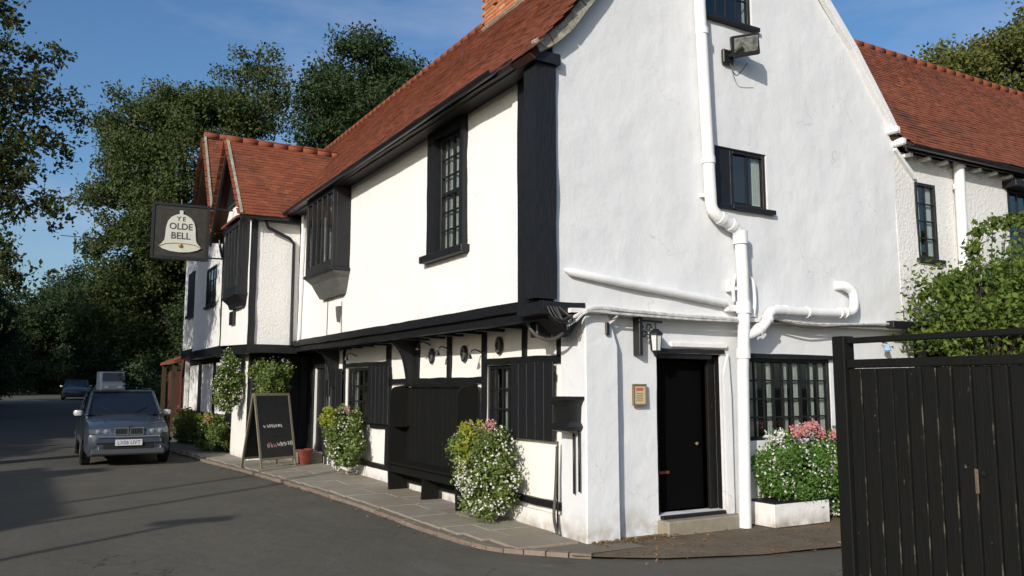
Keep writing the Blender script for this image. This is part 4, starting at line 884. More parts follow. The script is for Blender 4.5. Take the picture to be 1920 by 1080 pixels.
MB().box(4.86, 4.885, 9.88, 12.14, .33, .455).build('apron', M_gate, be, bevel=.004); MB().prism([(4.87, 10.93, .02), (5.12, 10.93, .02), (5.12, 10.93, .455), (4.89, 10.93, .455)], (0, .06, 0)).build('leg', M_gate, be)
MB().box(5.08, 5.17, 9.875, 12.145, 1.602, 1.65).build('top_rail', M_gate, be, bevel=.006)
MB().box(4.9, 5.125, 12.02, 12.14, 1.0, 1.02).build('arm_rest', M_gate, be)

# ------------------------------------------------------------------ sign
sg = thing('pub_sign', 'hanging black framed sign with a white bell bearing the inn name', 'sign', (2.70, 19.0, 4.93), R(-5)); sg.scale = (.97, 1, 1.02)
MB().box(-.54, .54, -.03, .03, -.54, .54).build('board', M_signb, sg, bevel=.005)
m_ = MB(); m_.box(-.60, -.54, -.05, .05, -.60, .60); m_.box(.54, .60, -.05, .05, -.60, .60); m_.box(-.54, .54, -.05, .05, .54, .60); m_.box(-.54, .54, -.05, .05, -.60, -.54); m_.build('frame', M_iron, sg, bevel=.006)
half = [(.0, .45), (.035, .45), (.035, .37), (.10, .355), (.20, .30), (.27, .21), (.305, .08), (.315, -.10), (.33, -.20), (.38, -.27), (.44, -.33)]
poly = [(x, -.03, z) for x, z in half] + [(x, -.03, z) for x, z in ((.36, -.385), (.20, -.43), (0, -.445))]; poly = poly + [(-x, y_, z) for x, y_, z in poly[::-1] if x > 0]
bl = MB().prism(poly, (0, -.035, 0)).build('bell', M_bell, sg); MB().prism([(x, .03, z) for x, y_, z in poly], (0, .035, 0)).build('bell', M_bell, sg)
lip = [(-.44, -.335), (-.3, -.275), (-.12, -.255), (.12, -.255), (.3, -.275), (.44, -.335)]
MB().tube([(x, -.068, z) for x, z in lip], .010, 6).build('lip_line', M_gold, bl)
MB().lathe([(.0, -.05), (.035, -.035), (.045, 0), (.03, .035), (0, .045)], 12, (0, -.07, -.30)).build('clapper', M_gold, bl)
FR = Matrix.Rotation(R(90), 4, 'X')
for s_, z_, sz in (('Y E', .265, .13), ('OLDE', .10, .19), ('BELL', -.10, .20)): text_mesh(s_, sz, M_ink, bl, Matrix.Translation((0, -.068, z_)) @ FR @ Matrix.Diagonal((1.0, 1.0, 1, 1)), bold=.002)
MB().tube([(.0, 0, .60), (0, 0, .70)], .02, 8).build('finial', M_iron, sg)
MB().bar((.55, 0, .56), (1.10, .05, .56), .03, .03).build('bracket_arm', M_iron, sg); MB().bar((.55, 0, -.52), (1.10, .05, -.52), .03, .03).build('bracket_arm', M_iron, sg)
MB().tube(arc([(-.60, 0, -.28), (-1.2, .3, -.22), (-2.4, .8, -.12)], 4), .008, 6).build('stay_wire', M_iron, sg)

# ------------------------------------------------------------------ A-board
ab = thing('chalkboard_sign', 'free-standing chalkboard A-board in a pale wooden frame on the pavement', 'sign', (4.10, 16.36, gz(16.3)), R(27.0))
Wb, Hb = .44, 1.40
def panel_mat(side): return Matrix.Rotation(R(-11) * side, 4, 'X')
for side in (1, -1):
    mt = Matrix.Translation((0, -.27 * side, 0)) @ panel_mat(side)
    def put(mb, name, m, bevel=0, parent=ab):
        mb.v = [tuple(mt @ Vector(v)) for v in mb.v]; return mb.build(name, m, parent, bevel=bevel)
    y_ = -.02 if side == 1 else .0
    m_ = MB(); m_.box(-Wb, -Wb + .05, y_, y_ + .022, 0, Hb); m_.box(Wb - .05, Wb, y_, y_ + .022, 0, Hb); m_.box(-Wb + .05, Wb - .05, y_, y_ + .022, Hb - .05, Hb); m_.box(-Wb + .05, Wb - .05, y_, y_ + .022, .14, .18); put(m_, 'frame', M_pale, .003)
    bd = put(MB().box(-Wb + .05, Wb - .05, y_ + .006, y_ + .016, .18, Hb - .05), 'board', M_chalk)
    if side == 1:
        rs = random.Random(3)
        def scrib(x0, x1, z, h, m):
            x = x0
            while x < x1:
                w_ = h * rs.uniform(.45, .8); pts = []
                for k in range(7): pts.append(tuple(mt @ Vector((x + w_ * (k / 6) + rs.uniform(-.1, .1) * w_, y_ + .003, z + h * (.5 + .5 * math.sin(k * 1.9 + rs.uniform(0, 2)))))))
                MB().tube(pts, .0042, 4).build('chalk_stroke', m, bd); x += w_ * 1.25
                if rs.random() < .22: x += h * .6
        scrib(-.28, .20, .74, .065, M_chalkw); scrib(-.24, -.02, .365, .10, M_chalkr); scrib(.0, .34, .375, .095, M_chalkw); scrib(-.2, .2, .58, .03, M_chalk)
# red pot with pale soil slab near door
pt = thing('flower_pot', 'red terracotta pot standing by the dark doorway step', 'flower pot', (4.80, 16.40, gz(16.4)))
MB().lathe([(0, 0), (.10, 0), (.135, .24), (.15, .24), (.155, .29), (.13, .29), (.12, .25), (0, .25)], 18).build('pot', M_terra, pt, smooth=False)

# ------------------------------------------------------------------ planters and baskets
def clump_pts(n, nc, c, r, rs, surf=.55, cl=.07):
    d = rs.normal(size=(nc, 3)); d /= np.linalg.norm(d, axis=1)[:, None]; rad = rs.uniform(surf, 1, size=(nc, 1))
    cc = np.array(c) + d * rad * np.array(r); k = rs.randint(0, nc, n)
    return cc[k] + rs.normal(size=(n, 3)) * cl
def flower_bush(name, label, cat, base, lobes, nleaf, nflow, m_leaf, m_flow, lime=None, pink=None, group=None, container=None, seed=1, lsize=.05, extra=None):
    t = thing(name, label, cat, base, group=group); rs = np.random.RandomState(seed)
    P_ = np.concatenate([clump_pts(int(nleaf * w), int(60 * w) + 8, c, r, rs, .35, .05) for c, r, w in lobes]); P_[:, 2] = np.maximum(P_[:, 2], .02 - base[2])
    leaves('foliage', P_, lsize, m_leaf, t, seed, kind=None)
    F_ = []
    for c, r, w in lobes:
        k = int(nflow * w); nc_ = max(6, k // 14); dc = rs.normal(size=(nc_, 3)); d = dc[rs.randint(0, nc_, k)] / 1.6 + rs.normal(size=(k, 3)) * np.where(rs.rand(k, 1) < .35, 1.2, .16); d /= np.linalg.norm(d, axis=1)[:, None]; F_.append(np.array(c) + d * np.array(r) * rs.uniform(.93, 1.10, size=(k, 1)))
    F_ = np.concatenate(F_); F_[:, 2] = np.maximum(F_[:, 2], .03 - base[2])
    if len(F_): leaves('blossoms', np.repeat(F_, 3, 0) + rs.normal(size=(len(F_) * 3, 3)) * .006, .026, m_flow, t, seed + 1, aspect=.9)
    for nm, spec, mm, sz in (('lime_foliage', lime, M_leafY, .07), ('pink_blossoms', pink, M_petP, .036)):
        if spec:
            for c, r, k in spec: leaves(nm, clump_pts(k, 10, c, r, rs, .3, .03), sz, mm, t, seed + 3)
    if container == 'rack':
        m_ = MB()
        for k in range(7): z = .75 + .0 * k; m_.tube([(.15, -.3 + k * .1, .85), (-.12, -.3 + k * .1, .75), (-.10, -.3 + k * .1, .6), (.15, -.3 + k * .1, .45)], .008, 5)
        m_.build('rack', M_iron, t)
    if container == 'basket': MB().lathe([(0, 0), (.12, .02), (.18, .12), (.2, .2), (.0, .2)], 14, (0, 0, -.1)).build('basket', M_iron, t); MB().tube([(0, 0, .08), (0, 0, .45)], .005, 5).build('chain', M_iron, t)
    return t
flower_bush('wall_planter', 'large trailing wall planter of white flowers with pink and lime tops below the nearest window', 'planter', (4.86, 9.0, .02),
            [((0, 0, .55), (.34, .50, .50), 1.0), ((-.02, .05, .85), (.33, .47, .30), .5)], 15000, 620, M_leafE, M_petW, lime=[((-.22, .05, 1.03), (.18, .24, .14), 360), ((-.34, -.02, .82), (.08, .18, .20), 170)],
            pink=[((-.06, -.05, 1.12), (.2, .30, .05), 110), ((-.1, .38, 1.05), (.08, .08, .06), 60)], group='trailing wall planters', container='rack', seed=21)
flower_bush('wall_planter', 'trailing green wall planter with a lime spray under the far shuttered window', 'planter', (4.86, 14.25, .12),
            [((0, 0, .50), (.30, .52, .46), 1.0), ((0, .1, .80), (.30, .50, .30), .5)], 15000, 330, M_leafE, M_petW, lime=[((-.26, .12, .95), (.15, .32, .18), 420)], pink=[((0, -.2, 1.1), (.15, .2, .05), 50)], group='trailing wall planters', container='rack', seed=22, lsize=.06)
flower_bush('hanging_basket', 'hanging basket of white trailing flowers under the jetty in front of the white post', 'hanging basket', (3.72, 18.35, 1.75),
            [((0, 0, -.15), (.30, .32, .50), 1.0), ((0, 0, .35), (.18, .22, .32), .35)], 5200, 420, M_leafD, M_petW, lime=[((-.1, 0, -.3), (.2, .25, .3), 260)], group='hanging baskets under the jetty', container='basket', seed=23, lsize=.07)
flower_bush('hanging_basket', 'hanging basket with long lime green trails right of the white post', 'hanging basket', (4.34, 17.25, 1.80),
            [((0, 0, .05), (.42, .40, .34), 1.0), ((-.05, 0, -.50), (.26, .28, .60), .8)], 9000, 90, M_leafE, M_petW, lime=[((-.05, 0, -.2), (.25, .28, .5), 420)], group='hanging baskets under the jetty', container='basket', seed=24, lsize=.06)
flower_bush('low_planter', 'low dark planter bush nearest the white post at the foot of the bay', 'planter', (3.78, 20.3, .12), [((0, 0, .42), (.35, .75, .42), 1.0)], 6000, 40, M_leafE, M_petW, lime=[((-.15, .1, .80), (.22, .55, .10), 260)], pink=[((-.2, -.3, .78), (.1, .25, .08), 60)], group='low planters at the bay', seed=25, lsize=.07)
flower_bush('low_planter', 'low planter with yellow-green top further along the bay', 'planter', (3.72, 23.2, .16), [((0, 0, .42), (.35, .9, .45), 1.0)], 6000, 40, M_leafE, M_petW, lime=[((-.15, 0, .8), (.2, .7, .1), 260)], pink=[((-.1, 1.0, .8), (.1, .3, .1), 60)], group='low planters at the bay', seed=26, lsize=.07)
pb = flower_bush('box_planter', 'white planter box with a dense green bush topped by pink flowers right of the doorway', 'planter', (8.1, 7.26, 0), [((.18, 0, .62), (.62, .24, .40), 1.0), ((.95, .0, .50), (.50, .26, .50), .8), ((-.25, 0, .62), (.28, .2, .36), .3)], 21000, 520, M_leafG, M_petW,
            pink=[((.30, -.10, 1.06), (.46, .16, .17), 900), ((.90, -.20, .98), (.34, .16, .24), 620)], seed=27, lsize=.048)
leaves('white_blossoms', clump_pts(160, 10, (-.28, -.03, 1.02), (.2, .12, .07), np.random.RandomState(4), .3, .03), .04, M_petW, pb, 5)
m_ = MB(); m_.box(-.52, .42, -.20, -.15, -.02, .25); m_.box(-.52, .42, .14, .19, -.02, .25); m_.box(-.52, -.47, -.15, .14, -.02, .25); m_.box(.37, .42, -.15, .14, -.02, .25); m_.build('box', M_plinth, pb, bevel=.008)
MB().box(-.47, .37, -.15, .14, .02, .235).build('soil', M_room, pb)
MB().box(-.525, .425, -.205, .195, .252, .27).build('box_rim', M_black, pb)

# ------------------------------------------------------------------ cars
def make_car(label, loc, rz, paint, group=None, detail=True):
    t = thing('parked_car', label, 'car', loc, rz, group)
    st = [(0.0, .66, .30, .56, .66), (.06, .80, .22, .60, .74), (.22, .86, .19, .66, .82), (.55, .885, .22, .74, .88), (1.0, .895, .24, .80, .93), (1.38, .90, .24, .84, .965), (1.9, .90, .24, .87, .985), (3.0, .90, .24, .89, .99), (3.9, .89, .24, .90, 1.0), (4.35, .86, .26, .88, .99), (4.5, .78, .34, .80, .92)]
    mb = MB(); K = 13
    for y_, w_, zb, zs, zt in st:
        half = [(w_ * .90, zb), (w_ * .985, zb + .10), (w_, (zb + zs) / 2), (w_ * .985, zs - .03), (w_ * .90, zs + (zt - zs) * .60), (w_ * .5, zt - .005)]
        ring_ = [(-x, z) for x, z in half] + [(0, zt + .008)] + [(x, z) for x, z in half[::-1]]
        mb.v += [(x, y_, z) for x, z in ring_]
    for i in range(len(st) - 1):
        for j in range(K - 1): a = i * K + j; mb.f.append((a, a + 1, a + K + 1, a + K))
        mb.f.append((i * K + K - 1, i * K, (i + 1) * K, (i + 1) * K + K - 1))
    mb.f += [tuple(range(K)), tuple(range((len(st) - 1) * K, len(st) * K))[::-1]]
    b = mb.build('body', paint, t, smooth=True)
    gh = MB(); rows_ = [(1.36, .80, .955), (2.12, .60, 1.395), (3.85, .60, 1.41), (4.32, .76, .99)]
    gh.v = [(-.77, 1.36, .95), (.77, 1.36, .95), (.655, 2.0, 1.42), (-.655, 2.0, 1.42), (-.655, 4.0, 1.43), (.655, 4.0, 1.43), (.76, 4.36, .98), (-.76, 4.36, .98)]
    gh.f = [(0, 1, 2, 3), (3, 2, 5, 4), (4, 5, 6, 7), (0, 3, 4, 7), (1, 6, 5, 2)]; gh.build('windscreen_and_windows', M_dglass, t)
    rf = MB(); rf.prism([(-.665, 1.97, 1.415), (.665, 1.97, 1.415), (.67, 4.05, 1.425), (-.67, 4.05, 1.425)], (0, 0, .04)); rf.build('car_roof', paint, t, bevel=.015)
    for s in (-1, 1):
        MB().bar((.795 * s, 1.31, .95), (.668 * s, 1.99, 1.425), .055, .045).build('pillar', paint, t, bevel=.01); MB().bar((.77 * s, 2.9, .98), (.668 * s, 2.9, 1.42), .06, .03).build('pillar', M_trim, t)
        MB().bar((.77 * s, 3.75, .98), (.668 * s, 3.65, 1.42), .08, .04).build('pillar', paint, t); MB().bar((.79 * s, 4.36, .98), (.665 * s, 4.0, 1.43), .07, .05).build('pillar', paint, t)
        MB().tube([(.62 * s, 2.15, 1.48), (.62 * s, 3.9, 1.49)], .014, 6).build('roof_rail', M_trim, t)
        mr = MB(); mr.lathe([(0, -.07), (.06, -.06), (.08, 0), (.065, .06), (0, .07)], 10, (0, 0, 0)); o_ = mr.build('mirror', M_mirw, t, smooth=True); o_.location = (.96 * s, 1.62, .99); o_.scale = (1.35, .7, .85)
        for yw in (.78, 3.62):
            w = MB(); w.v = []; w.lathe([(.0, -.10), (.30, -.10), (.345, -.07), (.345, .07), (.30, .10), (0, .10)], 26); w.v = [(z, x, y2) for x, y2, z in w.v]
            o_ = w.build('wheel', M_tyre, t, smooth=False); o_.location = (.81 * s, yw, .335)
            r_ = MB(); r_.lathe([(0, 0), (.05, .005), (.20, -.02), (.215, .0), (.20, -.03), (0, -.03)], 20); r_.v = [(z * s + .105 * s, x, y2) for x, y2, z in r_.v]; r_.build('rim', M_rim, o_)
            w2 = MB(); w2.lathe([(.0, -.02), (.385, -.02), (.385, .01), (0, .01)], 24); w2.v = [(z, x, max(y2, -.2)) for x, y2, z in w2.v]; o2 = w2.build('wheel_arch', M_tyre, t); o2.location = (.892 * s, yw, .345)
    if detail:
        for s in (-1, 1):
            hl = [(.34 * s, .045, .60), (.78 * s, .07, .63), (.80 * s, .10, .72), (.60 * s, .075, .735), (.36 * s, .055, .715)]
            MB().prism(hl, (0, -.05, 0)).build('headlight', M_lampd, t, bevel=.006); [MB().lathe([(0, -.006), (.042, 0), (.048, .006), (.0, .02)], 14).build('lens', M_lamp, t, smooth=True).__setattr__('matrix_local', Matrix.Translation((xx_ * s, .0, .67)) @ Matrix.Rotation(R(90), 4, 'X')) for xx_ in (.46, .62)]; MB().lathe([(0, -.01), (.045, 0), (.045, .01)], 14).build('fog_lamp', M_lamp, t, smooth=True).matrix_local = Matrix.Translation((.62 * s, -.005, .36)) @ Matrix.Rotation(R(90), 4, 'X')
            kd = MB(); x0, x1 = (.02, .29) if s > 0 else (-.29, -.02); kd.box(x0, x1, -.035, .03, .60, .615); kd.box(x0, x1, -.035, .03, .725, .74); kd.box(x0, x0 + .015, -.035, .03, .615, .725); kd.box(x1 - .015, x1, -.035, .03, .615, .725); kd.build('grille_surround', M_chrome, t)
            MB().box(x0 + .015, x1 - .015, -.02, .02, .615, .725).build('grille', M_tyre, t)
            for k in range(6): xx = x0 + .035 + k * .04; MB().box(xx, xx + .008, -.028, -.021, .615, .725).build('grille_slat', M_trim, t)
        MB().box(-.66, .66, -.035, .10, .43, .55).build('bumper', paint, t, bevel=.03); MB().box(-.74, .74, -.03, .12, .22, .34).build('lower_bumper', M_trim, t, bevel=.03); MB().box(-.5, .5, -.012, .05, .335, .425).build('air_intake', M_tyre, t)
        np_ = MB().box(-.27, .27, -.055, -.037, .40, .515).build('number_plate', M_plate, t, bevel=.003); text_mesh('LX06 UVT', .105, M_ink, np_, Matrix.Translation((0, -.057, .455)) @ FR, name='plate_lettering', extrude=.001)
        MB().lathe([(0, 0), (.035, 0), (.035, .008), (0, .012)], 14, (0, .03, .765)).build('badge', M_chrome, t)
        for s in (-1, 1): MB().bar((.45 * s, .35, .858), (.60 * s, 1.3, .952), .02, .012).build('bonnet_crease', paint, t)
        MB().box(-.6, .6, 1.30, 1.36, .955, .972).build('wiper_cowl', M_tyre, t); MB().box(-.62, .62, -.045, -.02, .555, .585).build('bumper_reflection', M_chrome, t, bevel=.008)  # chrome strip stands in for the bright reflection across the bumper
        for s in (-1, 1): MB().bar((.2 * s, 1.37, .975), (.5 * s, 1.55, 1.10), .012, .012).build('wiper', M_tyre, t); MB().box(.915 * s - .012, .915 * s + .012, .35, 4.2, .45, .52).build('door_trim', M_trim, t); MB().box(.3 * s - .14, .3 * s + .14, 1.75, 1.95, .95, 1.25).build('seat', M_trim, t, bevel=.04)
    return t
make_car('blue-grey sport utility car with a twin grille parked facing the camera beside the kerb', (1.79, 17.95, gz(20) - .07), R(-1.0), M_paint).scale = (.885, 1, 1)
make_car('small dark car parked in deep shade far down the road', (3.1, 68, gz(68) - .05), R(-4), M_paint2, detail=False)
vn = thing('parked_van', 'pale high van parked far down the shaded road above the car roof', 'van', (6.2, 76, gz(76) - .05))
MB().prism([(-.95, 0, .35), (-.95, 0, 1.1), (-.93, .8, 1.25), (-.85, 1.5, 2.15), (-.85, 5, 2.15), (-.95, 5, .35)], (0, 0, 0)) if False else None
bd_ = MB(); bd_.prism([(-.95, 0, .35), (-.95, -.02, 1.05), (-.95, .55, 1.25), (-.95, 1.3, 2.1), (-.95, 4.8, 2.15), (-.95, 4.8, .35)], (1.9, 0, 0)); bd_.build('body', M_van, vn, bevel=.08)
MB().prism([(-.80, .56, 1.30), (.80, .56, 1.30), (.74, 1.20, 1.98), (-.74, 1.20, 1.98)], (0, -.03, .03)).build('windscreen', M_dglass, vn)
for s in (-1, 1):
    MB().box(.5 * s - .16, .5 * s + .16, -.05, .0, .75, .92).build('headlight', M_lamp, vn)
    for yw in (.9, 3.9): w = MB(); w.lathe([(0, -.1), (.34, -.1), (.34, .1), (0, .1)], 18); w.v = [(z, x, y2) for x, y2, z in w.v]; o_ = w.build('wheel', M_tyre, vn); o_.location = (.85 * s, yw, .34)

# ------------------------------------------------------------------ trees
def tree_meshes(lobes, height, nleaf, ncl, lsize, cl, leafm, seed, surf=.45, trunk_r=.35, flat=0, nlimb=26, trunk_top=None):
    """crown + trunk meshes in local coordinates; lobes = [(cx,cy,cz,rx,ry,rz)]"""
    rs = np.random.RandomState(seed); vol = np.array([l[3] * l[4] * l[5] for l in lobes]) ** .75; vol /= vol.sum()
    cc = []
    for l, w in zip(lobes, vol):
        k = max(4, int(ncl * w)); d = rs.normal(size=(k, 3)); d /= np.linalg.norm(d, axis=1)[:, None]
        r = rs.uniform(surf, 1.05, size=(k, 1)); cc.append(np.array(l[:3]) + d * r * np.array(l[3:]))
    cc = np.concatenate(cc); sz = rs.uniform(.5, 1.5, len(cc)); k = rs.choice(len(cc), nleaf, p=sz ** 2 / (sz ** 2).sum())
    P_ = cc[k] + np.clip(rs.normal(size=(nleaf, 3)), -1.9, 1.9) * (cl * sz[k])[:, None] * np.array([1, 1, .65])
    tr = MB(); tt = trunk_top or max(l[2] for l in lobes); n = 7
    tr.tube([(.12 * math.sin(q * 1.7), .12 * math.cos(q * 2.1), tt * q / n) for q in range(n + 1)], [trunk_r * (1.25 if q == 0 else 1 - .8 * q / n) for q in range(n + 1)], 9)
    for i in rs.choice(len(cc), min(nlimb, len(cc)), replace=False):
        e = cc[i]; z0 = min(tt * .95, max(tt * .25, e[2] * rs.uniform(.4, .75))); s0 = np.array([0, 0, z0]); md = (s0 + e) / 2 + np.array([0, 0, .08 * np.linalg.norm(e - s0)])
        tr.tube(arc([tuple(s0), tuple(md), tuple(e)], 3), [trunk_r * .30 * (1 - q / 6.5) + .01 for q in range(7)], 5, cap=False)
    return P_, tr, lsize, leafm, seed
def plant_tree(name, label, base, data, group=None, cat='tree', rz=0):
    t = thing(name, label, cat, base, rz, group); P_, tr, ls, lm, sd_ = data
    tr.build('trunk', M_bark, t, smooth=True); leaves('crown', P_, ls, lm, t, sd_, kind=None); return t
def copy_tree(src, loc, rz, sc, label, name=None):
    c = src.copy(); C.objects.link(c); c.location = loc; c.rotation_euler = (0, 0, rz); c.scale = (sc, sc, sc); c['label'] = label
    for ch_ in list(src.children):
        d = ch_.copy(); C.objects.link(d); d.parent = c
    return c
G1 = 'trees beyond the inn'
# M1: big broad tree left of centre
lm1 = [(0, 0, 12.0, 4.0, 4.5, 4.2), (2.8, -1.5, 15.5, 2.2, 3, 2.7), (-1.4, 1.2, 14.2, 2.6, 2.5, 2.0), (-1.9, 1.0, 12.9, 1.5, 2.2, .8), (-2.6, 1.0, 10.6, 1.5, 2.2, .9), (-1.5, 0, 7.6, 3.0, 3.4, 2.3), (1.5, 0, 7.2, 4.5, 4, 3.2), (-2.4, 1, 5.0, 2.2, 3.0, 2.2), (.5, 0, 15.2, 1.8, 2.0, 1.2)]
T1 = plant_tree('broadleaf_tree', 'broad olive green tree whose crown rises over the hanging sign', (6.2, 43.8, .4), tree_meshes(lm1, 17, 125000, 520, .18, .36, M_leafA, 31), G1)
lm2 = [(0, 0, 11, 4.6, 3.6, 4.6), (-1.4, 0, 15.2, 1.5, 2.0, 1.9), (-2.8, 0, 13.0, 2.0, 2.3, 2.2), (1.9, 0, 13.6, 2.0, 2.2, 1.6), (.3, 0, 13.5, 2.2, 2.6, 2.6)]
T2 = plant_tree('dense_tree', 'dense dark green tree directly behind the main roof ridge', (13.8, 34.9, .3), tree_meshes(lm2, 16, 110000, 420, .17, .34, M_leafB, 32), G1)
lmR = [(0, 0, 10.6, 3.2, 3.2, 2.6), (1.6, -1.5, 12.2, 2.4, 2.4, 2.2), (-1.6, .6, 11.0, 1.5, 1.8, 1.6), (4, -2.5, 13.2, 2.6, 2.4, 2.2)]
T3 = plant_tree('rounded_tree', 'rounded olive tree rising behind the right-hand wing roof', (29.6, 16.9, .9), tree_meshes(lmR, 14, 60000, 260, .16, .30, M_leafR, 33), G1)
# near left tree: sprays of leaves in front of the sky
rs = np.random.RandomState(8); lmL = [(-1.7, 0, 7.2, 1.9, 2.5, 2.0), (-3.0, 0, 10.4, 1.9, 2.4, 1.8), (.0, 0, 6.0, 1.5, 1.8, 1.6), (-.6, 0, 3.6, 1.2, 1.5, 1.0)]
P_, tr, ls, lm_, sd_ = tree_meshes(lmL, 10, 24000, 150, .12, .30, M_leafC, 34, .3, .28, nlimb=30)
spr = []; tw = MB()
for (sx, sz_, ex, ez) in ((-1.5, 8.2, 1.55, 8.35), (-1.2, 7.6, 2.0, 7.1), (-1.2, 6.9, 1.75, 6.45), (-1.4, 9.3, .65, 9.1), (-1.2, 6.0, 1.0, 5.55), (-1.2, 5.4, 1.6, 4.9), (-1.3, 4.9, .95, 4.0), (-1.2, 4.2, 1.15, 3.45), (-1.2, 8.8, .5, 7.6), (-1.6, 10.4, .4, 10.2), (-1, 5.8, .9, 6.0), (-1, 7.2, 1.2, 7.7), (-1.2, 3.4, .7, 2.7), (-1.5, 9.9, .3, 9.7)):
    yy = rs.uniform(-.8, .8); pp = arc([(sx, 0, sz_ - .3), ((sx + ex) / 2, yy / 2, (sz_ + ez) / 2 + .15), (ex, yy, ez)], 12); tw.tube(pp, [.035 - .0011 * k for k in range(len(pp))], 5, cap=False)
    for k in range(6, len(pp)):
        for _ in range(3):
            c_ = np.array(pp[k]) + rs.normal(size=3) * np.array([.16, .3, .16]); spr.append(c_ + rs.normal(size=(rs.randint(8, 30), 3)) * .085)
tw.v and tr.v.extend(tw.v) if False else None
n0 = len(tr.v); tr.v += tw.v; tr.f += [tuple(n0 + i for i in f) for f in tw.f]
T4 = plant_tree('leafy_tree', 'tree with loose yellowing leaf sprays overhanging the left edge', (-1.35, 19.2, .1), (np.concatenate([P_] + spr), tr, .115, M_leafC, 34), None)
# far and understorey masses as individual bushes / trees
lmF = [(0, 0, 4.6, 3.6, 3.2, 3.4), (1.5, 0, 7.0, 2.2, 2.2, 2.0), (-1.5, 0, 6.0, 2.4, 2.2, 2.2), (0, 0, 1.6, 3.6, 3.0, 1.8)]
T5 = plant_tree('woodland_tree', 'low dark tree beyond the garden wall left of the far bay', (9.9, 53, .5), tree_meshes(lmF, 8, 44000, 200, .22, .40, M_leafB, 35, .3), 'shaded trees along the road')
for i, (x, yy, s, rz, lab) in enumerate(((-3.2, 58, .85, 1.2, 'dark tree over the far end of the road at the left'), (11.5, 62, 1.35, 2.2, 'dark tree immediately left of the far bay'), (9.0, 45, 1.0, 4.0, 'dark tree tucked behind the far end of the inn'), (-6.5, 52, 1.0, 3.0, 'dark tree at the left edge beyond the near spray'), (1.5, 92, 1.2, .6, 'distant rounded tree below the gap of sky'), (5.0, 99, 1.5, 5, 'distant tree closing the end of the road'), (-7, 84, 1.0, 2.6, 'distant tree behind the left edge'), (13, 78, 1.7, 1.9, 'tall far tree behind the broad olive tree'), (-14, 112, 1.6, 1, 'distant wood-edge tree far left'), (-4, 116, 1.45, 2.5, 'distant wood-edge tree left of the road end'), (5, 120, 1.6, 4, 'distant wood-edge tree behind the van'), (14, 114, 1.9, 5.2, 'distant wood-edge tree right of the road end'), (24, 110, 2.0, .4, 'distant wood-edge tree hidden behind the inn'), (2.5, 104, 1.1, 3.3, 'distant low tree at the bend of the road'), (7.4, 37, .75, 5.1, 'small dark tree beside the garden wall'), (-3.6, 40, .65, .3, 'shaded bushy tree left of the road before the bend'))):
    copy_tree(T5, (x, yy, gz(yy) - .1), rz, s, lab)
# shading trees on the other side of the road (left of the camera's view): these cast the tree shade on the road
lmS = [(0, 0, 3.6, 2.4, 2.6, 1.9), (1.0, 1.2, 4.0, 1.4, 1.6, 1.0), (-1, -1, 4.0, 1.5, 1.5, 1.1), (0, 0, 1.6, 2.4, 2.6, 1.4)]
T6 = plant_tree('hedgerow_tree', 'bushy hedgerow tree opposite the inn shading the road', (-10.7, 15.8, 0), tree_meshes(lmS, 5.5, 22000, 130, .26, .34, M_leafB, 36, .3), 'hedgerow trees opposite the inn')
for i, (x, yy, s) in enumerate(((-9.6, 21.6, 1.05), (-9, 25.5, 1.2), (-8, 31, 1.25), (-14, 24.5, 1.9), (-14, 35.0, 2.3), (-13, 44, 2.4), (-11, 53, 2.4))):
    copy_tree(T6, (x, yy, gz(yy) - .1), i * 1.3, s, 'bushy hedgerow tree opposite the inn shading the road')
ct = thing('cottage', 'plain brick cottage opposite the inn whose roof shades the road', 'house', (-11.9, 6.6, 0), world=True)
MB().box(-14.2, -9.6, 3.6, 9.7, -.1, 3.5).build('wall', M_redwall, ct)
mb = MB(); mb.prism([(-9.35, 3.4, 3.35), (-11.9, 3.4, 6.25), (-14.45, 3.4, 3.35)], (0, 6.5, 0)); mb.build('roof', M_tile, ct)
MB().box(-12.3, -11.6, 8.2, 8.8, 5.7, 6.6).build('chimney', M_redwall, ct)
for a in (4.6, 8.0): MB().box(-9.6, -9.56, a, a + .9, .9, 2.1).build('window', M_dglass, ct)
MB().box(-9.6, -9.55, 6.3, 7.2, 0, 2.0).build('door', M_brown, ct)
# poles whose thin shadows cross the road
for i, (x, yy, h) in enumerate(((-9.2, 5.0, 7.3), (-8.6, 6.9, 7.2), (-7.2, 4.55, 4.6))):
    t = thing('road_pole', ('slender pole whose thin shadow lies nearest the chalkboard', 'slender pole whose thin shadow lies second across the road', 'short pole with a lamp head whose shadow lies nearest the camera')[i], 'pole', (x, yy, -.1), group='poles on the far verge')
    MB().tube([(0, 0, 0), (0, 0, h)], [.075, .05], 10).build('shaft', M_brown, t, smooth=True)
    if i == 2: MB().box(-.5, .35, -.14, .14, h, h + .12).build('lamp_head', M_iron, t, bevel=.03)
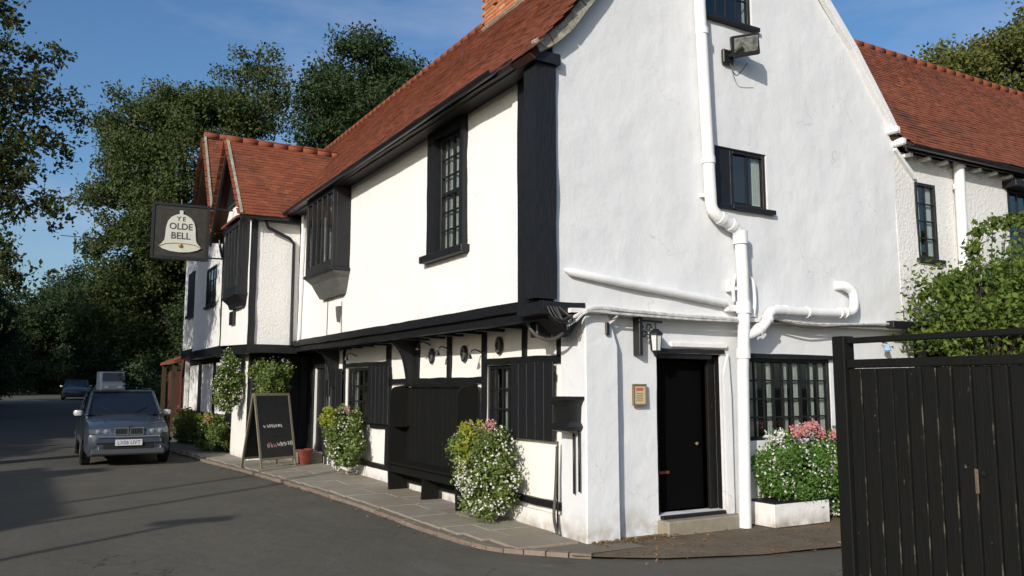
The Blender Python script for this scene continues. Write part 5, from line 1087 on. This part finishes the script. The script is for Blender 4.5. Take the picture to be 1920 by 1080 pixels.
# right bush / climber in front of the wing wall
lmB = [(0, 0, 2.2, 1.15, .75, .95), (.6, -.1, 2.75, 1.0, .7, .80), (-.75, .05, 2.5, .55, .5, .6), (1.4, 0, 2.6, 1.0, .8, 1.1), (0, 0, 1.0, 1.4, .7, 1.0), (.1, 0, 3.15, .6, .4, .35)]
P_, tr, ls, lm_, sd_ = tree_meshes(lmB, 3.5, 20000, 190, .075, .13, M_leafD, 37, .35, .07, nlimb=60)
rs = np.random.RandomState(12); ext = []
for (ex, ez) in ((-1.25, 2.9), (-1.2, 2.65), (-.9, 3.1), (-.3, 3.75), (.1, 3.9), (-.5, 3.5), (.5, 3.95), (-1.15, 2.2), (.9, 4.0)):
    pp = arc([(ex * .5, 0, 2.4), (ex * .85, -.1, ez - .12), (ex, -.15, ez)], 8); tr.tube(pp, .006, 4, cap=False)
    for k in range(5, len(pp)): ext.append(np.array(pp[k]) + rs.normal(size=(12, 3)) * .05)
plant_tree('climbing_shrub', 'bright green leafy shrub growing above the gate in front of the wing', (11.55, 6.75, 0), (np.concatenate([P_] + ext), tr, .085, M_leafD, 37), None, cat='shrub')
# small hanging lamp on wall beneath top bar
wl = thing('wall_lamp', 'tiny pale blue lamp on the wall seen under the gate bar', 'lamp', (10.2, 7.45, 2.13)); MB().lathe([(0, .06), (.03, .05), (.05, -.03), (0, -.06)], 10, (0, -.08, 0)).build('shade', mat('pale_blue', (.25, .4, .6), .5, .4), wl); MB().tube([(0, 0, .08), (0, -.08, .07)], .01, 6).build('arm', M_iron, wl)
# leaf litter at gable foot and kerb, gravel
rs = np.random.RandomState(40)
P_ = np.stack([rs.uniform(5.2, 6.3, 260), 7.36 - np.abs(rs.normal(0, .10, 260)), np.full(260, -.005)], 1)
P2 = np.stack([rs.uniform(5.0, 12, 420), rs.uniform(5.9, 7.3, 420), np.full(420, -.012)], 1)
yy = rs.uniform(7.8, 17, 200); P3 = np.stack([np.array([kx(v) for v in yy]) - np.abs(rs.normal(0, .10, 200)), yy, np.array([gz(v) for v in yy]) - .04], 1)
tag(leaves('fallen_leaves', np.concatenate([P_, P2, P3]), .035, M_dead, None, 41, flat=.8), 'scattered brown fallen leaves along the gable foot and the kerb', 'leaves', kind='stuff')
